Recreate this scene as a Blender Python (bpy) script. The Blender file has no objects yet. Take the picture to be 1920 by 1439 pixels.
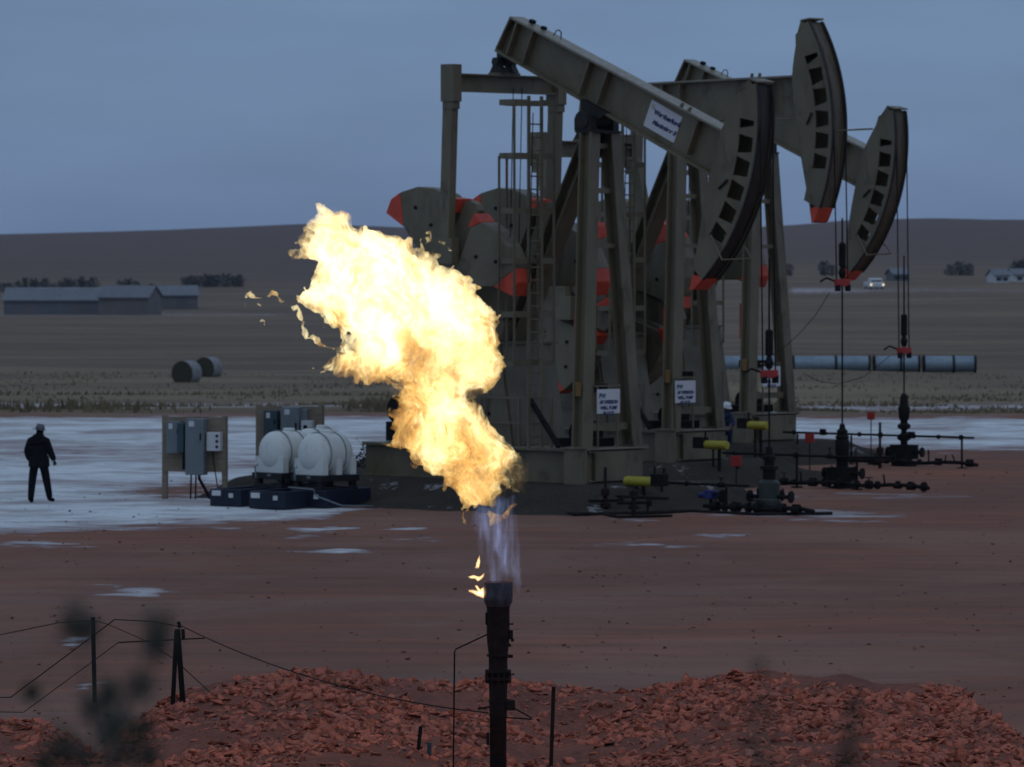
import bpy, bmesh, math, random
import numpy as np
from mathutils import Vector, Matrix, Quaternion

R = math.radians
rnd = random.Random(7)
S = bpy.context.scene
COL = S.collection

# ------------------------------------------------------------------ camera
F = 9600.0            # focal length in photo pixels (1920 wide)
HC = 5.9              # camera height over the well pad
HY = 470.0            # horizon row in the photo
cam = bpy.data.cameras.new('camera')
cam_o = bpy.data.objects.new('camera', cam)
COL.objects.link(cam_o)
cam.sensor_width = 36.0
cam.lens = F / 1920 * 36.0
cam.shift_y = -(719.5 - HY) / 1920
cam_o.location = (0, 0, HC)
cam_o.rotation_euler = (R(90), 0, 0)
cam.clip_start = 0.5
cam.clip_end = 20000
cam.dof.use_dof = True
cam.dof.focus_distance = 51.0
cam.dof.aperture_fstop = 6.3
S.camera = cam_o
S.render.engine = 'CYCLES'
S.cycles.use_denoising = True
S.cycles.max_bounces = 8
S.cycles.transparent_max_bounces = 24
S.cycles.volume_bounces = 1
S.cycles.sample_clamp_indirect = 2.0
S.view_settings.view_transform = 'Standard'
S.view_settings.look = 'None'
S.view_settings.exposure = 0.0
S.view_settings.gamma = 1.0

# ------------------------------------------------------------------ sky
w = bpy.data.worlds.new('World')
S.world = w
w.use_nodes = True
nt = w.node_tree
nt.nodes.clear()
def wn(t, **k):
    n = nt.nodes.new(t)
    for a, b in k.items():
        setattr(n, a, b)
    return n
tc = wn('ShaderNodeTexCoord')
sep = wn('ShaderNodeSeparateXYZ')
nt.links.new(tc.outputs['Generated'], sep.inputs[0])
ramp = wn('ShaderNodeValToRGB')
nt.links.new(sep.outputs['Z'], ramp.inputs[0])
cr = ramp.color_ramp
cr.elements[0].position = 0.0
cr.elements[0].color = (0.135, 0.200, 0.335, 1)
cr.elements[1].position = 1.0
cr.elements[1].color = (0.27, 0.36, 0.52, 1)
for p, c in ((0.012, (0.148, 0.218, 0.355, 1)), (0.03, (0.158, 0.238, 0.375, 1)), (0.05, (0.160, 0.245, 0.385, 1)), (0.35, (0.235, 0.325, 0.47, 1))):
    e = cr.elements.new(p)
    e.color = c
mp = wn('ShaderNodeMapping')
mp.inputs['Scale'].default_value = (14, 14, 60)
nt.links.new(tc.outputs['Generated'], mp.inputs[0])
nz = wn('ShaderNodeTexNoise')
nz.inputs['Scale'].default_value = 1.0
nz.inputs['Detail'].default_value = 3
nt.links.new(mp.outputs[0], nz.inputs[0])
mr = wn('ShaderNodeMapRange')
mr.inputs['From Min'].default_value = 0.3
mr.inputs['From Max'].default_value = 0.7
mr.inputs['To Min'].default_value = 0.92
mr.inputs['To Max'].default_value = 1.06
nt.links.new(nz.outputs[0], mr.inputs[0])
bg = wn('ShaderNodeBackground')
nt.links.new(ramp.outputs[0], bg.inputs[0])
nt.links.new(mr.outputs[0], bg.inputs[1])
wo = wn('ShaderNodeOutputWorld')
nt.links.new(bg.outputs[0], wo.inputs[0])

sun = bpy.data.lights.new('sun', 'SUN')
sun.energy = 0.16
sun.angle = R(25)
sun.color = (0.85, 0.9, 1.0)
sun_o = bpy.data.objects.new('sun', sun)
COL.objects.link(sun_o)
sun_o.rotation_euler = (R(38), R(18), 0)

# ------------------------------------------------------------------ materials
class NB:
    """tiny node-graph builder"""
    def __init__(self, name):
        self.m = bpy.data.materials.new(name)
        self.m.use_nodes = True
        self.t = self.m.node_tree
        self.t.nodes.clear()
    def n(self, t, ins=None, **k):
        x = self.t.nodes.new(t)
        for a, b in k.items():
            setattr(x, a, b)
        if ins:
            for a, b in ins.items():
                if hasattr(b, 'links') and hasattr(b, 'node'):
                    self.t.links.new(b, x.inputs[a])
                else:
                    x.inputs[a].default_value = b
        return x
    def noise(self, vec, scale, detail=4, rough=0.55, dist=0.0):
        return self.n('ShaderNodeTexNoise', {'Vector': vec, 'Scale': scale, 'Detail': detail, 'Roughness': rough, 'Distortion': dist}).outputs['Fac']
    def rng(self, v, a, b, c=0.0, d=1.0):
        return self.n('ShaderNodeMapRange', {0: v, 1: a, 2: b, 3: c, 4: d}).outputs[0]
    def math(self, op, a, b=0.0):
        return self.n('ShaderNodeMath', {0: a, 1: b}, operation=op).outputs[0]
    def mix(self, f, a, b):
        x = self.n('ShaderNodeMix', data_type='RGBA')
        for i, v in ((0, f), (6, a), (7, b)):
            if hasattr(v, 'links') and hasattr(v, 'node'):
                self.t.links.new(v, x.inputs[i])
            else:
                x.inputs[i].default_value = v if i == 0 else (*v[:3], 1)
        return x.outputs[2]

def surf(name, col, col2=None, scale=3.0, rough=0.6, metal=0.0, bump=0.15, bscale=None, stretch=(1, 1, 1), stain=None, stain_amt=0.35, spec=0.4):
    b = NB(name)
    tcn = b.n('ShaderNodeTexCoord')
    mpn = b.n('ShaderNodeMapping', {'Vector': tcn.outputs['Object'], 'Scale': stretch})
    v = mpn.outputs[0]
    col2 = col2 or tuple(c * 0.72 for c in col)
    f = b.rng(b.noise(v, scale, 6, 0.62), 0.35, 0.65)
    c = b.mix(f, col, col2)
    if stain:
        f2 = b.rng(b.noise(v, scale * 2.3, 7, 0.7, 0.6), 0.62 - stain_amt * 0.2, 0.72, 0, 0.9)
        c = b.mix(f2, c, stain)
    p = b.n('ShaderNodeBsdfPrincipled', {'Base Color': c, 'Metallic': metal, 'Specular IOR Level': spec})
    r = b.rng(b.noise(v, scale * 4, 3), 0.3, 0.7, rough - 0.12, min(1.0, rough + 0.12))
    b.t.links.new(r, p.inputs['Roughness'])
    if bump:
        bn = b.n('ShaderNodeBump', {'Strength': bump, 'Distance': 0.02, 'Height': b.noise(v, bscale or scale * 8, 5)})
        b.t.links.new(bn.outputs[0], p.inputs['Normal'])
    b.n('ShaderNodeOutputMaterial', {0: p.outputs[0]})
    return b.m

M = {}
KH = (0.178, 0.145, 0.088)
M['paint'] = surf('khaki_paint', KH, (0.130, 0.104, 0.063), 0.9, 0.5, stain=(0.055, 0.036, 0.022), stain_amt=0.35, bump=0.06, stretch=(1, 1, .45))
M['paint_top'] = surf('khaki_paint_skylit', (0.23, 0.195, 0.13), (0.18, 0.15, 0.10), 2.0, 0.4, bump=0.05, spec=.6)  # lighter khaki for upward faces, skylight put into the colour
M['grease_shade'] = surf('greasy_shaded_steel', (0.025, 0.020, 0.015), (0.012, 0.010, 0.009), 2.0, 0.6, stretch=(1, 1, .35), bump=0.1)  # greasy parts, and recessed ones whose shade is put into the colour
M['face'] = surf('horse_head_face', (0.15, 0.12, 0.078), (0.085, 0.056, 0.034), 1.6, 0.6, stretch=(2, 6, .4), stain=(0.035, 0.02, 0.013), stain_amt=0.9)
M['oily_face'] = surf('oily_horse_head_face', (0.05, 0.036, 0.022), (0.018, 0.014, 0.011), 1.6, 0.6, stretch=(2, 6, .4), stain=(0.008, 0.007, 0.006), stain_amt=0.9)
M['dark'] = surf('dark_steel', (0.014, 0.012, 0.011), (0.007, 0.0065, 0.006), 4, 0.75, spec=0.15)
M['red'] = surf('safety_red_paint', (0.66, 0.075, 0.03), (0.52, 0.05, 0.022), 2, 0.5)
M['red2'] = surf('red_paint', (0.42, 0.03, 0.02), (0.3, 0.02, 0.015), 4, 0.5)
M['yellow'] = surf('yellow_paint', (0.42, 0.36, 0.03), (0.33, 0.27, 0.02), 3, 0.45)
M['orange_tape'] = surf('orange_sticker', (0.24, 0.12, 0.015), None, 3, 0.5)
M['white'] = surf('white_panel', (0.62, 0.62, 0.62), (0.54, 0.54, 0.54), 3, 0.5, bump=0.03)
M['sign'] = surf('sign_white', (0.66, 0.64, 0.66), (0.6, 0.58, 0.6), 2, 0.4, bump=0.0)
M['ink'] = surf('navy_ink', (0.02, 0.03, 0.13), None, 3, 0.5, bump=0)
M['teal'] = surf('teal_ink', (0.01, 0.12, 0.16), None, 3, 0.5, bump=0)
M['sunflower'] = surf('logo_yellow', (0.55, 0.40, 0.10), None, 3, 0.5, bump=0)
M['poly'] = surf('white_poly_tank', (0.70, 0.71, 0.66), (0.62, 0.63, 0.58), 1.5, 0.35, bump=0.03, stain=(0.42, 0.41, 0.36), stain_amt=0.4)
M['black_poly'] = surf('black_plastic', (0.012, 0.012, 0.014), (0.02, 0.02, 0.022), 3, 0.5, spec=0.25)
M['navy'] = surf('navy_plastic_basin', (0.013, 0.019, 0.038), (0.009, 0.013, 0.026), 3, 0.45, spec=0.3)
M['plywood'] = surf('weathered_plywood', (0.26, 0.20, 0.145), (0.19, 0.145, 0.10), 3, 0.8, stretch=(1, 1, 5))
M['cabinet'] = surf('grey_steel_cabinet', (0.17, 0.19, 0.20), (0.14, 0.16, 0.17), 2, 0.45, bump=0.03)
M['cabinet2'] = surf('dark_teal_cabinet', (0.035, 0.07, 0.085), (0.03, 0.055, 0.065), 2, 0.45, bump=0.03)
M['galv'] = surf('galvanised_steel', (0.24, 0.30, 0.34), (0.17, 0.22, 0.26), 0.5, 0.5, metal=0.25, stretch=(1, 2, 2))
M['barn_wall'] = surf('barn_wall', (0.13, 0.13, 0.14), (0.11, 0.11, 0.12), 0.4, 0.8)
M['barn_tan'] = surf('barn_tan_wall', (0.15, 0.13, 0.12), (0.12, 0.11, 0.10), 0.4, 0.8)
M['barn_roof'] = surf('barn_roof', (0.145, 0.148, 0.16), (0.12, 0.125, 0.14), 0.3, 0.6)
M['barn_snow'] = surf('roof_snow', (0.5, 0.5, 0.5), (0.3, 0.3, 0.3), 0.6, 0.8)
M['black_cloth'] = surf('black_clothing', (0.006, 0.006, 0.008), (0.010, 0.010, 0.013), 6, 0.9, spec=0.1)
M['blue_cloth'] = surf('blue_coverall', (0.03, 0.04, 0.09), (0.02, 0.03, 0.07), 6, 0.9, spec=0.1)
M['skin'] = surf('skin', (0.25, 0.13, 0.09), None, 6, 0.6)
M['hat_dark'] = surf('dark_hard_hat', (0.10, 0.10, 0.11), (0.04, 0.04, 0.05), 8, 0.4)
M['hat_white'] = surf('white_hard_hat', (0.75, 0.75, 0.75), None, 8, 0.35, bump=0)
M['hay_end'] = surf('hay_bale_end', (0.06, 0.05, 0.03), (0.035, 0.03, 0.02), 5, 0.95)
M['hay_wrap'] = surf('hay_bale_frosted_side', (0.26, 0.26, 0.27), (0.18, 0.17, 0.16), 3, 0.9)
M['rust'] = surf('rusted_pipe', (0.030, 0.015, 0.012), (0.012, 0.009, 0.009), 9, 0.75, stain=(0.07, 0.02, 0.014), stain_amt=0.3, spec=0.15)
M['rusthot'] = surf('glow_sheen_steel', (0.10, 0.105, 0.13), (0.03, 0.026, 0.03), 14, 0.35, metal=0.4, stretch=(1, 1, .5), stain=(.10, .03, .018), stain_amt=.3)  # bluish reflection and dull red heat glow put into the steel colour
M['mouth'] = surf('scorched_red_edge', (.30, .09, .05), None, 9, .6)
M['blue_valve'] = surf('blue_valve_paint', (0.02, 0.03, 0.15), None, 4, 0.5)
M['green_valve'] = surf('dull_green_casing', (0.045, 0.06, 0.045), (0.03, 0.03, 0.028), 4, 0.6)
M['leaf'] = surf('sage_leaf', (0.070, 0.078, 0.056), (0.045, 0.052, 0.040), 12, 0.8, bump=0)
M['twig'] = surf('twig', (0.08, 0.07, 0.055), None, 12, 0.8, bump=0)
M['bark'] = surf('dark_bark', (0.035, 0.03, 0.03), None, 2, 0.9)
M['needle'] = surf('dark_tree_foliage', (0.030, 0.036, 0.036), (0.02, 0.024, 0.026), 1.0, 0.9, bump=0)
M['glass'] = surf('dark_glass', (0.03, 0.04, 0.05), None, 2, 0.15, bump=0)

def emis(name, col, s):
    b = NB(name)
    e = b.n('ShaderNodeEmission', {0: (*col, 1), 1: s})
    b.n('ShaderNodeOutputMaterial', {0: e.outputs[0]})
    return b.m
M['headlight'] = emis('headlight_glow', (1, 0.85, 0.6), 1.6)

# ------------------------------------------------------------------ helpers
def P(px, py, Y):
    return Vector(((px - 960) / F * Y, Y, HC - (py - HY) / F * Y))

SPLIT = {'bolt', 'bracket', 'brake_cable', 'brake_linkage', 'bridle_cable', 'button', 'conduit', 'cross_brace', 'door', 'face', 'fitting', 'flange', 'hand_wheel',
         'joint_band', 'label_plate', 'lifting_hole', 'lifting_lug', 'mount', 'outlet_pipe', 'rim', 'stiffener', 'strap', 'support', 'valve', 'stem_piece'}
class MB:
    def __init__(self):
        self.v = []; self.f = []; self.mi = []
    def pieces(self):
        """one MB for each group of shapes that touch"""
        n = len(self.v); p = list(range(n))
        def find(i):
            while p[i] != i:
                p[i] = p[p[i]]; i = p[i]
            return i
        for q in self.f:
            for k in q[1:]:
                p[find(k)] = find(q[0])
        bb = {}
        for i in range(n):
            r_ = find(i); v = self.v[i]
            if r_ not in bb: bb[r_] = [list(v), list(v)]
            for k in range(3):
                bb[r_][0][k] = min(bb[r_][0][k], v[k]); bb[r_][1][k] = max(bb[r_][1][k], v[k])
        ks = list(bb)
        for a in range(len(ks)):
            for b in range(a):
                A_, B_ = bb[ks[a]], bb[ks[b]]
                if all(A_[0][k] <= B_[1][k] + .012 and B_[0][k] <= A_[1][k] + .012 for k in range(3)):
                    p[find(ks[a])] = find(ks[b])
        out = {}
        for q, mi in zip(self.f, self.mi):
            r_ = find(q[0])
            if r_ not in out: out[r_] = (MB(), {})
            mb, mp = out[r_]
            for i in q:
                if i not in mp:
                    mp[i] = len(mb.v); mb.v.append(self.v[i])
            mb.f.append(tuple(mp[i] for i in q)); mb.mi.append(mi)
        return [x[0] for x in out.values()]
    def add(self, vs, fs, mi=0):
        o = len(self.v)
        self.v += [tuple(p) for p in vs]
        self.f += [tuple(i + o for i in q) for q in fs]
        self.mi += [mi] * len(fs)
        return self
    def box(self, x0, x1, y0, y1, z0, z1, mi=0):
        vs = [(x, y, z) for z in (z0, z1) for y in (y0, y1) for x in (x0, x1)]
        return self.add(vs, [(0, 2, 3, 1), (4, 5, 7, 6), (0, 1, 5, 4), (2, 6, 7, 3), (0, 4, 6, 2), (1, 3, 7, 5)], mi)
    def cbox(self, c, s, mi=0, rot=None):
        x, y, z = s
        vs = [Vector((a * x / 2, b * y / 2, d * z / 2)) for d in (-1, 1) for b in (-1, 1) for a in (-1, 1)]
        if rot is not None:
            vs = [rot @ q for q in vs]
        vs = [q + Vector(c) for q in vs]
        return self.add(vs, [(0, 2, 3, 1), (4, 5, 7, 6), (0, 1, 5, 4), (2, 6, 7, 3), (0, 4, 6, 2), (1, 3, 7, 5)], mi)
    def bar(self, a, b, wd, dp, hint=(0, 1, 0), mi=0):
        """box from a to b; wd measured along hint, dp across"""
        a = Vector(a); b = Vector(b); d = (b - a).normalized()
        h = Vector(hint); h = (h - d * h.dot(d)).normalized()
        g = d.cross(h)
        vs = []
        for p in (a, b):
            for i, j in ((-1, -1), (1, -1), (1, 1), (-1, 1)):
                vs.append(p + h * (i * wd / 2) + g * (j * dp / 2))
        return self.add(vs, [(0, 1, 2, 3), (7, 6, 5, 4), (0, 4, 5, 1), (1, 5, 6, 2), (2, 6, 7, 3), (3, 7, 4, 0)], mi)
    def hbeam(self, a, b, wd, dp, t=0.03, hint=(0, 1, 0), mi=0):
        """flanges wd wide along hint, dp apart across"""
        a = Vector(a); b = Vector(b); d = (b - a).normalized()
        h = Vector(hint); h = (h - d * h.dot(d)).normalized()
        g = d.cross(h)
        for s in (-1, 1):
            o = g * (s * (dp / 2 - t / 2))
            self.bar(a + o, b + o, wd, t, hint, mi)
        self.bar(a, b, t * 0.8, dp - 2 * t, hint, mi)
        return self
    def tube(self, pts, r, n=8, mi=0, caps=True):
        pts = [Vector(p) for p in pts]
        rs = r if isinstance(r, (list, tuple)) else [r] * len(pts)
        vs = []; fs = []
        ref = Vector((0.31, 0.17, 0.93))
        for i, p in enumerate(pts):
            d = (pts[min(i + 1, len(pts) - 1)] - pts[max(i - 1, 0)]).normalized()
            h = d.cross(ref)
            if h.length < 1e-3:
                h = d.cross(Vector((1, 0, 0)))
            h.normalize(); g = d.cross(h)
            for k in range(n):
                q = 2 * math.pi * k / n
                vs.append(p + (h * math.cos(q) + g * math.sin(q)) * rs[i])
        for i in range(len(pts) - 1):
            for k in range(n):
                a = i * n + k; b2 = i * n + (k + 1) % n
                fs.append((a, b2, b2 + n, a + n))
        if caps:
            fs.append(tuple(range(n))[::-1]); fs.append(tuple((len(pts) - 1) * n + k for k in range(n)))
        return self.add(vs, fs, mi)
    def lathe(self, prof, c=(0, 0, 0), n=20, mi=0, axis=None):
        """prof: (r, z) list; axis: optional matrix"""
        vs = []; fs = []
        for r_, z in prof:
            for k in range(n):
                q = 2 * math.pi * k / n
                p = Vector((r_ * math.cos(q), r_ * math.sin(q), z))
                if axis is not None:
                    p = axis @ p
                vs.append(p + Vector(c))
        for i in range(len(prof) - 1):
            for k in range(n):
                a = i * n + k; b2 = i * n + (k + 1) % n
                fs.append((a, b2, b2 + n, a + n))
        fs.append(tuple(range(n))[::-1]); fs.append(tuple((len(prof) - 1) * n + k for k in range(n)))
        return self.add(vs, fs, mi)
    def prism(self, poly, y0, y1, mi=0, fn=None):
        """poly in (x, z), extruded along y"""
        n = len(poly)
        fn = fn or (lambda p: p)
        vs = [fn(Vector((p[0], y0, p[1]))) for p in poly] + [fn(Vector((p[0], y1, p[1]))) for p in poly]
        fs = [tuple(range(n)), tuple(range(2 * n - 1, n - 1, -1))]
        for i in range(n):
            j = (i + 1) % n
            fs.append((i, i + n, j + n, j))
        return self.add(vs, fs, mi)
    def build(self, name, mats, parent=None, smooth=False, bevel=0.0):
        if name in SPLIT and parent is not None:
            ps = self.pieces()
            if len(ps) > 1:
                return [q.build(name + '', mats, parent, smooth, bevel) if len(q.pieces()) == 1 else q.build_one(name, mats, parent, smooth, bevel) for q in ps][0]
        return self.build_one(name, mats, parent, smooth, bevel)
    def build_one(self, name, mats, parent=None, smooth=False, bevel=0.0):
        me = bpy.data.meshes.new(name)
        me.from_pydata(self.v, [], self.f)
        if not isinstance(mats, (list, tuple)):
            mats = [mats]
        for m in mats:
            me.materials.append(m)
        if len(mats) > 1:
            me.polygons.foreach_set('material_index', self.mi)
        me.update()
        bm = bmesh.new(); bm.from_mesh(me)
        bmesh.ops.recalc_face_normals(bm, faces=bm.faces)
        bm.to_mesh(me); bm.free()
        if smooth:
            me.polygons.foreach_set('use_smooth', [True] * len(me.polygons))
            try:
                me.set_sharp_from_angle(angle=R(40))
            except Exception:
                pass
        o = bpy.data.objects.new(name, me)
        COL.objects.link(o)
        if parent is not None:
            o.parent = parent
        if bevel:
            bv = o.modifiers.new('bevel', 'BEVEL')
            bv.width = bevel; bv.segments = 2; bv.limit_method = 'ANGLE'
        return o

def tag(o, label=None, cat=None, group=None, kind=None):
    if label: o['label'] = label
    if cat: o['category'] = cat
    if group: o['group'] = group
    if kind: o['kind'] = kind
    return o

def thing(name, loc, label, cat, rz=0, group=None):
    o = bpy.data.objects.new(name, None)
    o.empty_display_size = 0.3
    COL.objects.link(o)
    o.location = loc; o.rotation_euler = (0, 0, rz)
    return tag(o, label, cat, group)

def copy_tree(o, parent=None):
    c = o.copy(); COL.objects.link(c)
    c.parent = parent
    for ch in o.children:
        copy_tree(ch, c)
    return c

def text_mesh(name, s, size, mat, parent, mw, shear=0.0, bold=0.0, align='LEFT'):
    cu = bpy.data.curves.new('tmp', 'FONT')
    cu.body = s; cu.size = size; cu.extrude = 0.002; cu.shear = shear; cu.offset = bold
    cu.align_x = align
    to = bpy.data.objects.new('tmp', cu)
    COL.objects.link(to)
    dg = bpy.context.evaluated_depsgraph_get()
    me = bpy.data.meshes.new_from_object(to.evaluated_get(dg))
    bpy.data.objects.remove(to)
    me.name = name
    me.materials.clear(); me.materials.append(mat)
    o = bpy.data.objects.new(name, me)
    COL.objects.link(o)
    o.parent = parent
    o.matrix_local = mw
    return o

# value noise in numpy -------------------------------------------------
def vnoise3(x, y, z, seed):
    rs = np.random.RandomState(seed)
    G = 32
    lat = rs.rand(G, G, G).astype(np.float32)
    xi = np.floor(x).astype(int); yi = np.floor(y).astype(int); zi = np.floor(z).astype(int)
    fx = x - xi; fy = y - yi; fz = z - zi
    fx = fx * fx * (3 - 2 * fx); fy = fy * fy * (3 - 2 * fy); fz = fz * fz * (3 - 2 * fz)
    def L(a, b, c):
        return lat[(xi + a) % G, (yi + b) % G, (zi + c) % G]
    r0 = (L(0, 0, 0) * (1 - fx) + L(1, 0, 0) * fx) * (1 - fy) + (L(0, 1, 0) * (1 - fx) + L(1, 1, 0) * fx) * fy
    r1 = (L(0, 0, 1) * (1 - fx) + L(1, 0, 1) * fx) * (1 - fy) + (L(0, 1, 1) * (1 - fx) + L(1, 1, 1) * fx) * fy
    return r0 * (1 - fz) + r1 * fz - 0.5

def sstep(a, b, x):
    t = np.clip((x - a) / (b - a), 0, 1)
    return t * t * (3 - 2 * t)

# ------------------------------------------------------------------ terrain
CREST_X = np.array([-2000, -420, -290, -190, -110, -47, 35, 55, 150, 187, 230, 280, 420, 2000.0])
CREST_Z = np.array([14, 13.0, 15.5, 18.1, 21.5, 19, 14.0, 13.0, 18.6, 21.5, 22.5, 21.8, 20, 17.0])
LY = np.array([-60, 3, 6, 12, 30, 45, 50, 185, 200, 240, 320, 384, 600, 1067, 1300, 1800, 2400, 2800])
LZ = np.array([4.3, 4.2, 4.15, 3.7, 1.6, 0.3, 0, 0, -0.35, -1.1, -2.5, -3.2, -5.2, -6.9, -4.2, 3.0, 12.0, 18.0])
RY = np.array([-60, 3, 6, 12, 30, 45, 50, 185, 200, 240, 320, 384, 600, 900, 1300, 1800, 2400, 2800])
RZ = np.array([4.3, 4.2, 4.15, 3.7, 1.6, 0.3, 0, 0, -0.35, -1.1, -2.5, -3.2, -3.8, -1.15, 1.5, 7.0, 15.0, 20.0])
def ground_np(X, Y):
    zl = np.interp(Y, LY, LZ); zr = np.interp(Y, RY, RZ)
    k = sstep(-0.02, 0.05, X / np.maximum(Y, 1.0))
    z = zl * (1 - k) + zr * k
    cz = np.interp(X, CREST_X, CREST_Z)
    far = sstep(1300, 2800, Y)
    base = np.interp(Y, [0, 1300, 2800], [0, 0, 19.0])
    z = z + far * (cz - 19.0)
    z = z - sstep(2850, 4200, Y) * 45 - sstep(4200, 12000, Y) * 20
    z = z + sstep(300, 900, Y) * 0.5 * np.sin(X * 0.021 + Y * 0.006) * (1 - sstep(1400, 2500, Y))
    return z
def ground(x, y):
    return float(ground_np(np.array([float(x)]), np.array([float(y)]))[0])

def grid_mesh(name, Xg, Yg, Zg, mat):
    nr, nc = Xg.shape
    me = bpy.data.meshes.new(name)
    v = np.stack([Xg, Yg, Zg], -1).reshape(-1, 3)
    i = np.arange(nr * nc).reshape(nr, nc)
    q = np.stack([i[:-1, :-1], i[:-1, 1:], i[1:, 1:], i[1:, :-1]], -1).reshape(-1, 4)
    me.vertices.add(len(v)); me.vertices.foreach_set('co', v.astype(np.float32).ravel())
    me.loops.add(len(q) * 4); me.loops.foreach_set('vertex_index', q.astype(np.int32).ravel())
    me.polygons.add(len(q))
    me.polygons.foreach_set('loop_start', np.arange(0, len(q) * 4, 4, dtype=np.int32))
    me.polygons.foreach_set('use_smooth', np.ones(len(q), bool))
    me.update(); me.validate()
    me.materials.append(mat)
    o = bpy.data.objects.new(name, me)
    COL.objects.link(o)
    return o

rows = np.unique(np.concatenate([np.linspace(-60, 45, 30), np.linspace(45, 130, 420), np.linspace(130, 210, 160), np.geomspace(210, 3000, 170), np.geomspace(3000, 12000, 12)]))
aa = np.linspace(-1, 1, 261)
aa = np.sign(aa) * (0.28 * np.abs(aa) + 0.72 * np.abs(aa) ** 4)
Yg, Ag = np.meshgrid(rows, aa, indexing='ij')
Xg = Ag * (np.maximum(Yg, 0) * 0.75 + 45)
Zg = ground_np(Xg, Yg)
nse = vnoise3(Xg * 0.35 + 50, Yg * 0.35 + 50, Xg * 0, 3) * 0.05 + vnoise3(Xg * 1.3 + 50, Yg * 1.3 + 50, Xg * 0, 4) * 0.025
Zg = Zg + nse * (Yg > 40) + (Yg > 190) * vnoise3(Xg * 0.05 + 50, Yg * 0.05 + 50, Xg * 0, 5) * 0.5
# two ruts left by vehicles
GX, GY, GZ = Xg, Yg, Zg
def snow_mask(X, Y):
    px = X / np.maximum(Y, 1) * F + 960
    py = HY + HC * F / np.maximum(Y, 1)
    # snow lying in a broad sheet on the far part of the pad and down its left side
    edge_y = np.interp(px, [-2000, 0, 250, 480, 620, 760, 900, 1200, 1450, 1600, 1750, 1920, 3000], [1030, 1008, 990, 985, 975, 930, 870, 820, 820, 838, 850, 845, 840])
    m = sstep(14, -22, py - edge_y) * sstep(772, 792, py)
    m = m * (1 - 0.85 * np.exp(-(((px - 340) / 120) ** 2 + ((py - 921) / 13) ** 2)))
    m = m * (1 - 0.55 * np.exp(-(((px - 560) / 150) ** 2 + ((py - 868) / 14) ** 2)))
    m = m * (1 - 0.35 * np.exp(-(((px - 120) / 260) ** 2 + ((py - 845) / 16) ** 2)))
    m = m * (1 - 0.4 * sstep(1500, 1600, px) * np.exp(-((py - 775) / 12) ** 2))
    return np.clip(m, 0, 1)
WX = vnoise3(GX * .9 + 33, GY * .9 + 33, GX * 0, 51) * .9 + vnoise3(GX * 2.6 + 33, GY * 2.6 + 33, GX * 0, 52) * .5
WY = vnoise3(GX * .9 + 33, GY * .9 + 33, GX * 0, 53) * 1.6 + vnoise3(GX * 2.6 + 33, GY * 2.6 + 33, GX * 0, 54) * .9
SM = snow_mask(GX + WX, GY + WY * 1.5)
PYg = HY + (HC - GZ) * F / np.maximum(GY, 1)
PXg = GX / np.maximum(GY, 1) * F + 960
SX_ = PXg + WX * F / np.maximum(GY, 1); SY_ = PYg + WY * HC * F / np.maximum(GY, 1) ** 2
# spill patches of thin snow
for (cx, cy, rx, ry, a) in ((600, 993, 48, 6, 1.0), (727, 992, 42, 4.5, 1.0), (800, 1012, 30, 4, .5), (620, 1034, 90, 3.5, .8), (245, 1108, 62, 9, .8), (150, 1203, 22, 5, .8), (185, 1285, 16, 4, .7), (1365, 1002, 70, 5, .62), (1240, 1022, 130, 4, .7), (1450, 962, 150, 9, .62), (1430, 930, 110, 8, .62), (1330, 915, 70, 6, .5), (1560, 965, 160, 14, .58), (1180, 975, 80, 6, .55), (80, 1020, 150, 8, .6), (520, 1005, 90, 5, .5), (1500, 897, 90, 7, .55), (1700, 930, 150, 10, .45)):
    SM = np.maximum(SM, a * np.exp(-(((SX_ - cx) / rx) ** 2 + ((SY_ - cy) / ry) ** 2)) ** .8)
FIELD = sstep(181, 191, GY + vnoise3(GX * 0.2 + 9, GY * 0.2 + 9, GX * 0, 8) * 8)
FIELD = np.maximum(FIELD, sstep(45, 35, GY))
# narrow snow strip past the pad edge and snow in the far right fields
SM = np.maximum(SM, 0.75 * np.exp(-((PYg - 762) / 7.5) ** 2) * sstep(195, 200, GY) * sstep(1100, 700, PXg))
SM = np.maximum(SM, 0.7 * np.exp(-((PYg - 764) / 8) ** 2) * sstep(193, 197, GY) * sstep(1400, 1550, PXg))
SM = np.maximum(SM, (0.42 + .25 * sstep(1700, 1500, PXg)) * np.exp(-((PYg - 545) / 8) ** 2) * (GY > 600) * sstep(1440, 1500, PXg))
SM = np.maximum(SM, 0.50 * np.exp(-((PYg - 590) / 4) ** 2) * (GY > 600) * sstep(600, 500, PXg))

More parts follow.
